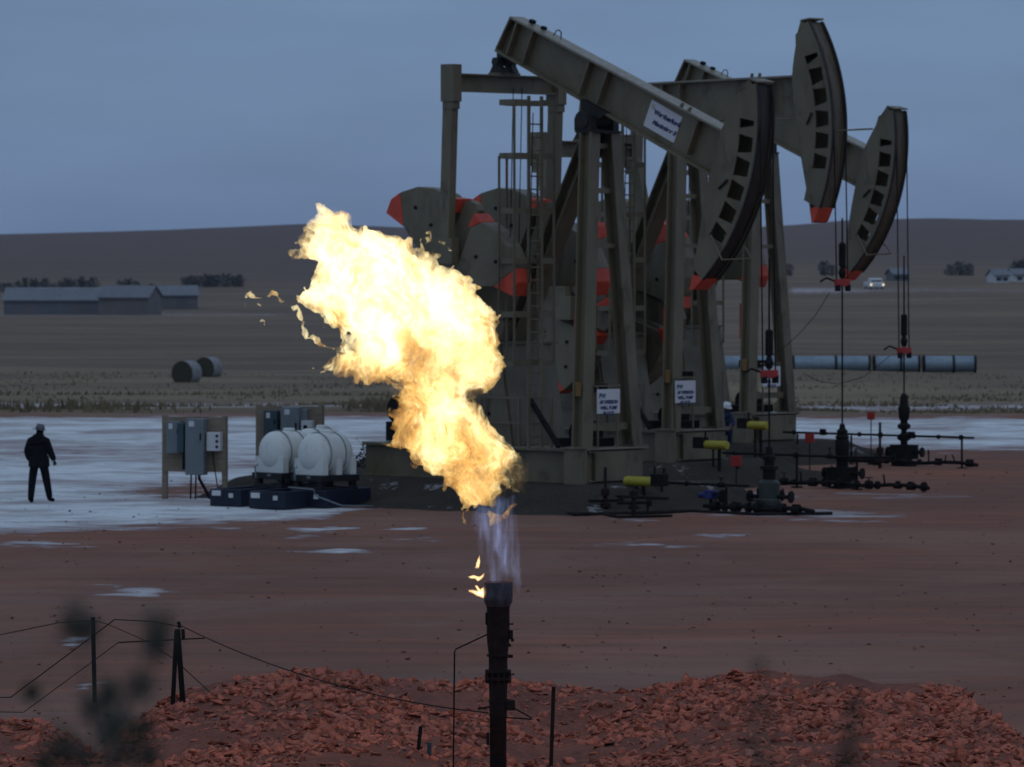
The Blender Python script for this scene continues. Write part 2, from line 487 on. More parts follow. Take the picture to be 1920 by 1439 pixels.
def ground_material():
    b = NB('ground_mix')
    geo = b.n('ShaderNodeNewGeometry')
    pos = geo.outputs['Position']
    at = b.n('ShaderNodeAttribute', attribute_name='mask')
    sp = b.n('ShaderNodeSeparateColor', {0: at.outputs['Color']})
    snow, field, band = sp.outputs[0], sp.outputs[1], sp.outputs[2]
    # pad: red scoria worn with tracks
    n1 = b.noise(pos, 0.22, 6, 0.6)
    n2 = b.noise(pos, 2.2, 8, 0.7)
    n3 = b.noise(pos, 14.0, 5, 0.7)
    str_ = b.n('ShaderNodeMapping', {'Vector': pos, 'Scale': (0.05, 0.55, 1), 'Rotation': (0, 0, R(4))}).outputs[0]
    n4 = b.noise(str_, 1.6, 7, 0.65, 0.4)
    c = b.mix(b.rng(n1, 0.35, 0.65), (0.256, 0.104, 0.065), (0.205, 0.099, 0.068))
    n5 = b.noise(pos, 0.06, 5, 0.65, 0.5)
    c = b.mix(b.rng(n5, 0.46, 0.62, 0, .8), c, (0.33, 0.125, 0.072))
    c = b.mix(b.rng(n4, 0.40, 0.62, 0, 0.85), c, (0.172, 0.088, 0.063))
    c = b.mix(b.rng(n4, 0.58, 0.72, 0, 0.5), c, (0.335, 0.150, 0.092))
    c = b.mix(b.rng(n2, 0.55, 0.75, 0, 0.6), c, (0.130, 0.063, 0.044))
    c = b.mix(b.rng(n3, 0.60, 0.72, 0, 0.5), c, (0.316, 0.141, 0.089))
    stones = b.n('ShaderNodeTexVoronoi', {'Vector': pos, 'Scale': 3.0}).outputs['Distance']
    c = b.mix(b.math('MULTIPLY', b.rng(stones, 0.05, 0.11, 1, 0), b.rng(n2, 0.5, 0.6)), c, (0.056, 0.035, 0.027))
    trk = at.outputs['Alpha']
    c = b.mix(b.math('MULTIPLY', trk, .8), c, (0.12, 0.062, 0.046))
    trl = b.rng(n4, .5, .6)
    c = b.mix(b.math('MULTIPLY', b.math('MULTIPLY', trk, trl), .8), c, (0.30, 0.15, 0.105))
    c = b.mix(b.rng(b.noise(pos, .11, 6, .7, .4), .45, .62, 0, .35), c, (0.33, 0.20, 0.15))
    # field: dry grass in bands
    fm = b.n('ShaderNodeMapping', {'Vector': pos, 'Scale': (0.012, 0.05, 0.0)}).outputs[0]
    f1 = b.noise(fm, 1.0, 8, 0.68, 0.5)
    f2 = b.noise(pos, 0.6, 6, 0.7)
    fc = b.mix(b.rng(f1, 0.36, 0.60), (0.24, 0.172, 0.104), (0.128, 0.086, 0.060))
    fc = b.mix(b.rng(f1, 0.58, 0.70, 0, 0.7), fc, (0.27, 0.20, 0.13))
    fc = b.mix(b.rng(f2, 0.45, 0.7, 0, 0.55), fc, (0.085, 0.07, 0.042))
    nearf = b.n('ShaderNodeMapRange', {0: b.n('ShaderNodeSeparateXYZ', {0: pos}).outputs[1], 1: 430.0, 2: 250.0, 3: 0.0, 4: 0.6}).outputs[0]
    fc = b.mix(b.math('MULTIPLY', nearf, b.rng(f1, .35, .6, 1, .3)), fc, (0.28, 0.215, 0.125))
    fc = b.mix(band, fc, (0.12, 0.075, 0.062))
    c = b.mix(field, c, fc)
    # snow with broken edges
    sn = b.noise(pos, 0.9, 9, 0.72, 0.3)
    sm2 = b.n('ShaderNodeMapping', {'Vector': pos, 'Scale': (0.45, 0.9, 1)}).outputs[0]
    sn2 = b.noise(sm2, 0.8, 6, 0.65, 0.8)
    th = b.math('ADD', b.math('MULTIPLY', snow, 0.8), b.math('ADD', b.math('MULTIPLY', sn, 1.1), b.math('MULTIPLY', sn2, 1.0)))
    amt = b.rng(th, 1.37, 1.47)
    sm3 = b.n('ShaderNodeMapping', {'Vector': pos, 'Scale': (0.18, 0.32, 1)}).outputs[0]
    thin = b.math('MULTIPLY', b.rng(th, 1.45, 1.9), b.rng(b.noise(sm3, 1.0, 7, .7, .6), .38, .52, .22, 1))
    sc_ = b.mix(thin, (0.30, 0.225, 0.22), (0.72, 0.75, 0.74))
    c = b.mix(amt, c, sc_)
    p = b.n('ShaderNodeBsdfPrincipled', {'Base Color': c, 'Roughness': 0.95, 'Specular IOR Level': 0.15})
    h = b.math('ADD', b.math('MULTIPLY', n3, 0.5), b.math('ADD', n2, b.math('MULTIPLY', amt, 0.5)))
    bn = b.n('ShaderNodeBump', {'Strength': 0.7, 'Distance': 0.06, 'Height': h})
    b.t.links.new(bn.outputs[0], p.inputs['Normal'])
    b.n('ShaderNodeOutputMaterial', {0: p.outputs[0]})
    return b.m
g = grid_mesh('ground', GX, GY, GZ, ground_material())
tag(g, kind='structure')
BAND = sstep(1150, 1700, GY)
att = g.data.color_attributes.new('mask', 'FLOAT_COLOR', 'POINT')
cc = np.ones((GX.size, 4), np.float32)
TRK = np.zeros_like(GY)
for (y0, am, ph, sl, wd_, st_) in ((66, 1.2, .3, .02, .30, .8), (67.9, 1.2, .3, .02, .30, .8), (74, .8, 1.6, -.05, .32, .6), (76, .8, 1.6, -.05, .32, .6), (84.5, 1.6, 2.2, .04, .4, 1.), (86.6, 1.6, 2.2, .04, .4, 1.), (90, 1.0, .2, -.02, .35, .7), (92.1, 1.0, .2, -.02, .35, .7), (99, 1.2, 3.2, .07, .4, .7), (101.2, 1.2, 3.2, .07, .4, .7), (60.5, .5, 2.5, .03, .3, .5), (104.5, 1.5, 1.1, -.06, .4, .6)):
    d_ = GY - (y0 + am * np.sin(GX * .11 + ph) + sl * GX)
    TRK = np.maximum(TRK, st_ * np.exp(-(d_ / wd_) ** 2) * (0.65 + vnoise3(GX * .3 + 70, GY * .3 + 70, GX * 0, 17)))
cc[:, 3] = np.clip(TRK, 0, 1).ravel()
cc[:, 0] = SM.ravel(); cc[:, 1] = FIELD.ravel(); cc[:, 2] = BAND.ravel() * 0.75
att.data.foreach_set('color', cc.ravel())

# ------------------------------------------------------------------ gravel mounds under the units
TH = R(42); CT, ST = math.cos(TH), math.sin(TH)
UNITS = [(2.38, 117.9), (4.80, 130.0), (7.35, 143.3)]
GZ0 = 0.56
def gravel_mat(name, c1, c2, c3, snowy=0.0):
    b = NB(name)
    pos = b.n('ShaderNodeNewGeometry').outputs['Position']
    n2 = b.noise(pos, 1.2, 8, 0.7); n3 = b.noise(pos, 11, 6, 0.75)
    c = b.mix(b.rng(n2, 0.35, 0.65), c1, c2)
    c = b.mix(b.rng(n3, 0.5, 0.7, 0, 0.8), c, c3)
    sn = b.noise(pos, 0.8, 8, 0.75)
    c = b.mix(b.rng(sn, 0.62, 0.65, 0, snowy), c, (0.45, 0.42, 0.42)) if snowy else c
    p = b.n('ShaderNodeBsdfPrincipled', {'Base Color': c, 'Roughness': 0.95, 'Specular IOR Level': 0.1})
    bn = b.n('ShaderNodeBump', {'Strength': 0.9, 'Distance': 0.05, 'Height': n3})
    b.t.links.new(bn.outputs[0], p.inputs['Normal'])
    b.n('ShaderNodeOutputMaterial', {0: p.outputs[0]})
    return b.m
M['gravel'] = gravel_mat('grey_gravel', (0.056, 0.046, 0.036), (0.040, 0.033, 0.027), (0.085, 0.070, 0.055), 0.6)
for i, (cx, cy) in enumerate(UNITS):
    uu, vv = np.meshgrid(np.linspace(-13, 4, 90), np.linspace(-5.5, 5.5, 70), indexing='ij')
    du = np.maximum(np.maximum(uu - 0.75, -9.0 - uu), 0); dv = np.maximum(np.abs(vv) - 1.9, 0)
    d = np.sqrt(du ** 2 + dv ** 2)
    d = d + vnoise3(uu * 0.8 + 20, vv * 0.8 + 20, uu * 0 + i * 3, 11) * 0.9 * (d > 0.01)
    z = GZ0 * (1 - sstep(0.15, 2.1, d)) + vnoise3(uu * 2.5 + 20, vv * 2.5 + 20, uu * 0 + i * 3, 12) * 0.06 * (d > 0.05) - 0.08 * sstep(1.9, 2.5, d)
    X = cx + uu * CT + vv * ST; Y = cy - uu * ST + vv * CT
    tag(grid_mesh('gravel_ground', X, Y, z, M['gravel']), kind='structure')

# ------------------------------------------------------------------ pump jacks
RH = 5.03          # horse head radius
RW = 5.13          # reach to the well line
PV = (-0.57, 8.39) # pivot in (u, z over the gravel)
SH = (-4.1, 4.24)  # crank shaft
def arc(r, a0, a1, n):
    return [(r * math.cos(R(a0 + (a1 - a0) * i / n)), r * math.sin(R(a0 + (a1 - a0) * i / n))) for i in range(n + 1)]

def make_jack(loc, t_deg, crank_deg, carrier_z, label, decal, loops=True):
    root = thing('pump_jack', (loc[0], loc[1], GZ0), label, 'pump jack', rz=-TH, group='pump jacks on the well pad')
    pm = M['paint']
    t = R(t_deg); c_, s_ = math.cos(t), math.sin(t)
    def bf(p):  # beam frame -> local
        return Vector((PV[0] + p.x * c_ - p.z * s_, p.y, PV[1] + p.x * s_ + p.z * c_))
    # --- skid
    m = MB()
    for v in (-0.97, 0.97):
        m.hbeam((-7.0, v, 0.38), (-0.02, v, 0.38), 0.30, 0.76, 0.035, (0, 1, 0))
    for u in (-6.8, -5, -3.5, -2, -0.1):
        m.hbeam((u, -.93, 0.38), (u, .93, 0.38), 0.22, 0.70, 0.03, (1, 0, 0))
    m.box(-0.04, 0.03, -0.72, 0.92, 0.05, 0.70)
    m.build('skid', pm, root)
    m = MB(); m.box(-0.3, 0.14, -1.45, -1.16, 0.0, 0.80); m.box(-0.34, 0.18, -1.49, -1.15, 0.803, 0.83)
    m.build('anchor_block', pm, root)
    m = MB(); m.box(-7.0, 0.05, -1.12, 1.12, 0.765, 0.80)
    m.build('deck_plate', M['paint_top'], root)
    # --- pedestal under the gearbox
    m = MB()
    m.prism([(-5.9, 0.805), (-2.35, 0.805), (-2.75, 3.15), (-5.5, 3.15)], -0.95, -0.90)
    m.prism([(-5.9, 0.805), (-2.35, 0.805), (-2.75, 3.15), (-5.5, 3.15)], 0.90, 0.95)
    m.bar((-2.33, 0, 0.81), (-2.73, 0, 3.15), 1.78, 0.05)
    m.bar((-5.92, 0, 0.81), (-5.52, 0, 3.15), 1.78, 0.05)
    m.box(-5.6, -2.65, -1.0, 1.0, 3.155, 3.22)
    m.build('pedestal', pm, root)
    m = MB()
    for k in range(6):
        m.tube([(-2.9 - 0.5 * (k % 2) - k * .08, -0.955, 1.0 + 0.27 * k), (-2.9 - 0.5 * (k % 2) - k * .08, -0.97, 1.0 + 0.27 * k)], 0.05, 8)
    m.build('lifting_hole', M['dark'], root)
    # --- gearbox
    m = MB()
    m.prism([(-5.0, 3.225), (-3.0, 3.225), (-2.9, 3.6), (-3.1, 4.5), (-3.6, 4.95), (-4.6, 4.95), (-5.15, 4.3), (-5.2, 3.6)], -0.62, 0.62)
    m.prism([(-5.25, 3.75), (-2.85, 3.75), (-2.85, 3.9), (-5.25, 3.9)], -0.70, 0.70)
    m.tube([(SH[0], -1.75, SH[1]), (SH[0], 1.75, SH[1])], 0.17, 16)
    m.build('gearbox', pm, root, bevel=0.02)
    # --- belt guard, motor, cabinet
    m = MB(); m.prism([(-6.9, 1.4), (-6.3, 1.15), (-4.9, 3.1), (-4.8, 3.9), (-5.4, 4.1), (-6.85, 2.2)], 1.0, 1.11)
    m.build('belt_guard', pm, root)
    m = MB()
    m.tube([(-6.45, -0.5, 1.55), (-6.45, 0.6, 1.55)], 0.32, 18); m.box(-6.8, -6.1, -0.5, 0.6, 0.81, 1.26)
    m.build('motor', M['dark'], root)
    m = MB(); m.box(-1.22, -1.08, -.06, 0.16, 2.85, 3.85)
    m.build('brake_lever', M['red'], root)
    m = MB(); m.tube([(-1.25, .1, 1.1), (-1.25, .7, 1.1)], .28, 14); m.box(-1.3, -0.75, .0, .6, 2.05, 2.25)
    m.box(-1.4, -0.55, -0.5, 0.6, 0.805, 1.0)
    m.build('brake_linkage', M['dark'], root)
    # --- cranks with counterweights
    A = R(crank_deg)
    for sgn in (-1, 1):
        v0 = 1.40 * sgn
        def cf(p, v0=v0):
            return Vector((SH[0] + p.x * math.cos(A) - p.z * math.sin(A), v0 + p.y, SH[1] + p.x * math.sin(A) + p.z * math.cos(A)))
        m = MB()
        m.prism([(-0.45, -0.3), (-0.45, 0.3), (0.6, 0.36), (2.35, 0.24), (2.45, 0.1), (2.45, -0.1), (2.35, -0.24), (0.6, -0.36)], -0.11, 0.11, fn=cf)
        ck = m.build('crank', pm, root, bevel=0.015)
        for side, sc, off in ((1, 1.0, 0.0), (-1, 0.98, -0.10)):
            def pol(r_, a_, sc=sc, side=side):
                return (r_ * sc * math.cos(R(a_)), side * r_ * sc * math.sin(R(a_)))
            body = [pol(.75, 30), pol(2.05, 11), pol(2.37, 16), pol(2.42, 18), pol(2.55, 27), pol(2.66, 38), pol(2.72, 50), pol(1.95, 57), pol(1.2, 52)]
            tip = [pol(2.72, 50), pol(2.72, 57), pol(2.55, 64), pol(1.95, 57)]
            m = MB()
            m.prism(body, -0.26 + off, 0.26 + off, 0, fn=cf)
            m.prism(tip, -0.262 + off, 0.262 + off, 1, fn=cf)
            m.prism([pol(2.05, 11), pol(2.05, 8.5), pol(2.40, 8.5), pol(2.37, 16)], -0.262 + off, 0.262 + off, 1, fn=cf)
            m.build('counterweight', [pm, M['red']], ck, bevel=0.02)
            m = MB()
            for (r_, a_) in ((1.7, 30), (2.2, 42)):
                x, z = pol(r_, a_)
                m.tube([cf(Vector((x, -0.29 + off, z))), cf(Vector((x, -0.262 + off, z)))], 0.045, 8)
            m.build('bolt', M['dark'], ck)
    # --- beam rear end point, pitmans
    eqp = bf(Vector((-3.22, 0, 0.31)))
    eqz = eqp.z - 0.72
    equ = eqp.x - 0.05
    m = MB()
    m.hbeam((equ, -1.68, eqz), (equ, 1.68, eqz), 0.34, 0.42, 0.035, (1, 0, 0))
    m.box(equ - .15, equ + .15, -0.4, 0.4, eqz + 0.212, eqz + 0.26)
    m.build('equalizer_bar', pm, root)
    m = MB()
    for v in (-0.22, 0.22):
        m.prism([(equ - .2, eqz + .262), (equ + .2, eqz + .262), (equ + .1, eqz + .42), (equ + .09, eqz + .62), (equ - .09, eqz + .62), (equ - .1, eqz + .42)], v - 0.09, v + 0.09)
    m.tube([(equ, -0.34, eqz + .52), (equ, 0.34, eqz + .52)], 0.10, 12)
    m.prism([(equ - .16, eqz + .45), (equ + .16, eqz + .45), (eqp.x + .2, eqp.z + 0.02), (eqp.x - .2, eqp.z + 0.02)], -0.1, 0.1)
    m.build('equalizer_bearing', M['grease_shade'], root)
    pin = Vector((SH[0] + 1.2 * math.cos(A), 0, SH[1] + 1.2 * math.sin(A)))
    for sgn in (-1, 1):
        v = 1.84 * sgn
        m = MB()
        m.bar((equ, v, eqz + .05), (pin.x, v, pin.z), 0.30, 0.22, (1, 0, 0))
        m.bar((equ, v, eqz - .45), (equ, v, eqz + .42), 0.40, 0.30, (1, 0, 0))
        m.bar((equ, v, eqz - .62), (equ, v, eqz - .45), 0.33, 0.25, (1, 0, 0))
        m.cbox((pin.x, v, pin.z), (0.55, 0.26, 0.6))
        m.tube([(pin.x, v, pin.z), (pin.x, sgn * 1.45, pin.z)], 0.12, 12)
        m.build('pitman_arm', pm, root, bevel=0.01)
    # --- samson post
    top_z = 8.05
    for sgn in (-1, 1):
        m = MB()
        a = Vector((-0.25, 0.88 * sgn, 0.83)); b = Vector((-0.47, 0.36 * sgn, top_z))
        m.hbeam(a, b, 0.33, 0.36, 0.045, (0, 1, 0))
        m.box(a.x - .28, a.x + .28, a.y - .25, a.y + .25, 0.803, 0.84)
        m.build('front_leg', pm, root)
        m = MB(); m.box(a.x + 0.172, a.x + 0.182, a.y - 0.20 * 1, a.y - 0.03, 1.9, 2.25) if False else m.bar((a.x + .14, a.y - .10, 2.0), (a.x + .13, a.y - .11, 2.32), 0.13, 0.01, (0, 1, 0))
        if sgn < 0:
            m = MB(); m.bar((-0.29, -0.80 - .172, 2.0), (-0.30, -0.775 - .172, 2.32), 0.18, 0.012, (1, 0, 0))
            m.build('warning_sticker', M['orange_tape'], root)
    m = MB()
    m.hbeam((-4.35, 0, 0.83), (-0.75, 0, top_z - 0.25), 0.55, 0.34, 0.04, (0, 1, 0))
    m.build('rear_leg', pm, root)
    m = MB()
    def legx(z, sgn):
        k = (z - 0.83) / (top_z - 0.83)
        return Vector((-0.25 - 0.22 * k, sgn * (0.88 - 0.52 * k), z))
    for z, h in ((1.28, .16), (5.45, .1), (6.72, .12), (7.75, .12)):
        m.bar(legx(z, -1) + Vector((0, .165, 0)), legx(z, 1) - Vector((0, .165, 0)), h, 0.10, (0, 0, 1))
    m.build('cross_brace', pm, root)
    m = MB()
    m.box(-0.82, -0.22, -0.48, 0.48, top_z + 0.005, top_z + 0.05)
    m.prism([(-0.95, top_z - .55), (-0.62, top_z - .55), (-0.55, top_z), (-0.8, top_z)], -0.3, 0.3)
    m.build('post_cap', M['grease_shade'], root)  # cap and bearing coloured near black for the shade under the beam
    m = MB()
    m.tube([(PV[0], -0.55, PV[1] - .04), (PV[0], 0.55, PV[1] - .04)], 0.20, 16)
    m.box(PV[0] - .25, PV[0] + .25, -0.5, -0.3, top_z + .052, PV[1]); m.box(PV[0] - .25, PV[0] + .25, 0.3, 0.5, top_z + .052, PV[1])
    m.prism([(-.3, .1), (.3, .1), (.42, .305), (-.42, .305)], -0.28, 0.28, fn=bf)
    m.build('centre_bearing', M['grease_shade'], root)
    # --- walking beam
    m = MB()
    w0 = -3.25
    poly = [(w0, 1.18), (w0 - .12, .35), (w0 + .3, .35), (3.95, .24), (3.95, 1.24)]
    m.prism(poly, -0.05, 0.05, fn=bf)
    wb = m.build('walking_beam', pm, root)
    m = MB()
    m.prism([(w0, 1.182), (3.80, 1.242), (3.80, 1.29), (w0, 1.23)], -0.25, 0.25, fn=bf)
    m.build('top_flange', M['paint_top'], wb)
    m = MB()
    m.prism([(w0 - .12, .30), (3.85, .19), (3.85, .238), (w0 - .12, .348)], -0.25, 0.25, fn=bf)
    m.build('bottom_flange', pm, wb)
    m = MB()
    for x in (-3.0, -2.45, -0.55, 0.05, 3.0):
        for sg in (-1, 1):
            m.prism([(x - .02, .36), (x + .02, .36), (x + .02, 1.17), (x - .02, 1.17)], 0.055 * sg, 0.245 * sg, fn=bf)
    for sg in (-1, 1):
        m.prism([(w0 - .12, .36), (w0 - .08, .36), (w0 + .04, 1.18), (w0, 1.18)], 0.055 * sg, 0.25 * sg, fn=bf)
    m.build('stiffener', pm, wb)
    m = MB()
    m.prism([(-2.8, 1.262), (-2.68, 1.262), (-2.68, 1.35), (-2.8, 1.35)], -0.06, 0.06, fn=bf)
    m.prism([(-2.4, 1.265), (-2.3, 1.265), (-2.3, 1.34), (-2.4, 1.34)], -0.06, 0.06, fn=bf)
    m.tube([bf(Vector((-2.0, 0, 1.26))), bf(Vector((-1.96, 0, 1.40))), bf(Vector((-1.88, 0, 1.44))), bf(Vector((-1.8, 0, 1.40))), bf(Vector((-1.76, 0, 1.26)))], 0.015, 6)
    m.build('lifting_lug', M['dark'], wb)
    m = MB()
    for x in (2.35, 2.6):
        m.prism([(x, 1.282), (x + .07, 1.282), (x + .07, 1.38), (x + .03, 1.38)], -0.2, -0.14, fn=bf)
    m.build('bracket', pm, wb)
    if decal:
        m = MB()
        m.prism([(1.42, .42), (2.42, .40), (2.42, 1.04), (1.42, 1.06)], -0.060, -0.052, fn=bf)
        dc = m.build('maker_plate', M['sign'], wb)
        base = Matrix.Translation(bf(Vector((0, -0.064, 0)))) @ Matrix.Rotation(-t, 4, 'Y') @ Matrix.Rotation(R(90), 4, 'X')
        text_mesh('lettering', 'Weatherford', 0.155, M['ink'], dc, base @ Matrix.Translation((1.60, .79, 0)), bold=0.009)
        text_mesh('lettering', 'Maximizer II', 0.150, M['ink'], dc, base @ Matrix.Translation((1.64, .56, 0)), shear=0.35, bold=0.007)
        m = MB()
        for k in range(8):
            q = 2 * math.pi * k / 8
            m.prism([(1.53 + .02 * math.cos(q + .4), .92 + .02 * math.sin(q + .4)), (1.53 + .075 * math.cos(q), .92 + .075 * math.sin(q)), (1.53 + .02 * math.cos(q - .4), .92 + .02 * math.sin(q - .4))], -0.066, -0.062, fn=bf)
        m.build('emblem', M['sunflower'], dc)
    # --- horse head
    HW = 0.28
    a0, a1 = 31.5, -28.0
    ro, ri = RH, RH - 0.11
    rq = RH - 0.52
    m = MB()
    back = [(4.05, 2.63), (3.86, 1.9), (3.76, 1.3), (3.86, .2), (3.98, -.5), (4.30, -2.05)]
    tiptop = [(4.55 * math.cos(R(-24.2)) / math.cos(R(-24.2)), -2.05)]
    holes = [(20.6, 21.9), (13.6, 17.4), (7.0, 11.0), (0.2, 4.2), (-6.4, -2.5), (-12.6, -9.2)]
    for sg in (-1, 1):
        y0, y1 = (HW - 0.03) * sg, HW * sg
        # outer ring
        o_ = arc(ro, a0, -24.0, 24); i_ = arc(ri, a0, -24.0, 24)
        for k in range(24):
            m.prism([o_[k], o_[k + 1], i_[k + 1], i_[k]], y0, y1, fn=bf)
        # ring with openings
        edges = [a0 - 1.0]
        for (h0, h1) in holes:
            edges += [h1, h0]
        edges += [-24.0]
        for k in range(0, len(edges), 2):
            aa0, aa1 = edges[k], edges[k + 1]
            q = arc(ri, aa0, aa1, 3) + arc(rq, aa0 - (0.8 if k else 0), aa1 + (0.8 if k < len(edges) - 2 else 0), 3)[::-1]
            m.prism(q, y0, y1, fn=bf)
        inner = arc(rq, a0 - 1.0, -24.0, 14)
        # back polygon down to inner curve in quads
        bx = [p[0] for p in back]; bz = [p[1] for p in back]
        def bk(z):
            return float(np.interp(-z, [-q for q in bz], bx))
        for k in range(14):
            p, q = inner[k], inner[k + 1]
            if bk(p[1]) < p[0] - 0.01 or bk(q[1]) < q[0] - 0.01:
                m.prism([p, q, (min(bk(q[1]), q[0] - .002), q[1]), (min(bk(p[1]), p[0] - .002), p[1])], y0, y1, fn=bf)
        m.prism([(4.05, 2.63), (ri * math.cos(R(a0)), ri * math.sin(R(a0))), (ri * math.cos(R(a0 - 1)), ri * math.sin(R(a0 - 1))), (rq * math.cos(R(a0 - 1)), rq * math.sin(R(a0 - 1))), (3.93, rq * math.sin(R(a0 - 1)))], y0, y1, fn=bf)
    for k in range(len(back) - 1):
        p, q = Vector((back[k][0], 0, back[k][1])), Vector((back[k + 1][0], 0, back[k + 1][1]))
        m.bar(bf(p), bf(q), 2 * HW - 0.064, 0.03, (0, 1, 0))
    m.prism([(4.05, 2.62), (4.34, 2.66), (4.34, 2.70), (4.05, 2.66)], -HW - .01, HW + .01, fn=bf)
    hd = m.build('horse_head', pm, root)
    # tip
    m = MB()
    o_ = arc(ro, -24.0, a1, 4)
    tp = o_ + [(4.36, -2.40), (4.30, -2.05), (ri * math.cos(R(-24)), ri * math.sin(R(-24)))]
    m.prism(tp, -HW, HW, fn=bf)
    m.build('painted_tip', M['red'], hd)
    # front face
    m = MB()
    o_ = arc(ro - 0.04, a0, a1, 28); i_ = arc(ro - 0.07, a0, a1, 28)
    for k in range(28):
        m.prism([o_[k], o_[k + 1], i_[k + 1], i_[k]], -HW + 0.032, HW - 0.032, fn=bf)
    m.build('front_face', M['oily_face'] if decal else M['face'], hd)
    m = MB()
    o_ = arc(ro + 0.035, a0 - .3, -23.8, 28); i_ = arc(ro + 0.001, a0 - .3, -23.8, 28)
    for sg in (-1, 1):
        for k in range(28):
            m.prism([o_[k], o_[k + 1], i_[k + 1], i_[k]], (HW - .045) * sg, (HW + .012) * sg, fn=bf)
    m.build('rim', M['grease_shade'], hd)
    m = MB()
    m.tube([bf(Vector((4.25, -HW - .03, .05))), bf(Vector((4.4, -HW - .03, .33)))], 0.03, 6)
    m.build('lifting_slot', M['grease_shade'], hd)
    m = MB()
    if loops:
        m.tube([bf(Vector(p)) for p in ((4.45, -HW - .02, -1.0), (5.05, -HW - .12, -1.35), (5.45, 0.1, -1.15), (5.0, HW + .1, -1.1), (4.6, HW, -1.0))], 0.022, 6)
    else:
        m.tube([bf(Vector(p)) for p in ((4.6, -HW - .02, -.15), (5.3, -HW + .2, -.12), (6.0, 0.1, -.10), (5.3, HW, -.1))], 0.022, 6)
    m.build('wireline_guard', pm, hd)
    # --- bridle, carrier bar, polished rod
    wu = PV[0] + RW
    cz = carrier_z - GZ0
    m = MB()
    amax = a0 + t_deg - 2
    for v in (-0.225, 0.225):
        pts = [Vector((PV[0] + (RH + .015) * math.cos(R(q)), v, PV[1] + (RH + .015) * math.sin(R(q)))) for q in np.linspace(amax, 0, 10)]
        pts.append(Vector((wu, v, cz)))
        m.tube(pts, 0.018, 6)
    m.build('bridle_cable', M['dark'], root)
    m = MB()
    m.cbox((wu, 0, cz), (0.13, 0.50, 0.17)); m.cbox((wu + .02, -0.2, cz - .13), (0.12, 0.10, 0.16), 1); m.cbox((wu + .02, 0.2, cz - .13), (0.12, 0.10, 0.16), 1)
    m.tube([(wu, -.2, cz + .02), (wu - .25, -.32, cz + .12), (wu - .4, -.38, cz + .02)], 0.03, 6, 1)
    m.build('carrier_bar', [M['red2'], M['dark']], root, bevel=0.03)
    m = MB()
    m.lathe([(0.06, cz + .112), (0.10, cz + .25), (0.05, cz + .4), (0.09, cz + .42), (0.09, cz + .95), (0.05, cz + 1.0)], (wu, 0, 0), 12)
    m.build('rod_clamp', M['dark'], root)
    m = MB()
    m.tube([(wu, 0, -GZ0 + 1.4), (wu, 0, cz + (2.6 if t_deg < -5 else 1.6))], 0.022, 8)
    m.build('polished_rod', M['dark'], root)
    # --- caged ladder
    lu, lv = -1.45, -1.15
    m = MB()
    for dv in (-0.22, 0.22):
        m.bar((lu, lv + dv, 0.80), (lu, lv + dv, 8.9), 0.07, 0.05)
    z = 1.05
    while z < 8.3:
        m.tube([(lu, lv - .22, z), (lu, lv + .22, z)], 0.018, 6); z += 0.30
    ld = m.build('ladder', pm, root)
    m = MB()
    zz = [2.74, 3.87, 5.10, 6.25, 7.52, 8.75]
    hp = [(lu, lv - .25), (lu - .03, lv - .66), (lu - .5, lv - .66), (lu - .85, lv), (lu - .5, lv + .62), (lu - .03, lv + .66), (lu, lv + .25)]
    for z in zz:
        for k in range(len(hp) - 1):
            m.bar((*hp[k], z), (*hp[k + 1], z), 0.13, 0.03, (0, 0, 1))
    for q in ((lu - .03, lv - .685), (lu - .5, lv - .685), (lu - .88, lv), (lu - .5, lv + .645), (lu - .03, lv + .685)):
        m.bar((*q, zz[0]), (*q, zz[-2 if q[0] < lu - .1 else -1]), 0.07, 0.02)
    m.build('ladder_cage', pm, ld)
    m = MB()
    for dx, dv in ((-1.9, -1.4), (-1.9, -1.1), (-1.2, -1.5)):
        m.tube([(dx, dv, 8.5 if dx > -1.5 else 9.1), (dx - .12, dv, 4.6)], 0.012, 5)
    m.build('brake_cable', M['dark'], root)
    # --- crank guard rail along the near side
    m = MB()
    for u in (-5.6, -4.4, -3.2, -2.0, -1.0):
        m.bar((u, -1.09, .8), (u, -1.09, 1.95), 0.05, 0.05)
    for z in (1.35, 1.93):
        m.bar((-5.6, -1.09, z), (-1.0, -1.09, z), 0.05, 0.03, (0, 0, 1))
    m.build('guard_rail', pm, root)
    m = MB(); m.bar((-0.62, -1.26, 0.83), (-1.5, -1.26, 1.9), 0.12, 0.08)
    m.build('brace', M['dark'], root)
    return root

j1 = make_jack(UNITS[0], -23.6, 65, 3.13, 'nearest pump jack, head lowered, with white maker plate on its walking beam', True)
j2 = make_jack(UNITS[1], 0.5, -18, 5.10, 'middle pump jack with its horse head raised highest and beam level', False, loops=False)
j3 = make_jack(UNITS[2], -22.4, 65, 3.16, 'farthest pump jack, head lowered, behind the other two on the far right', False)

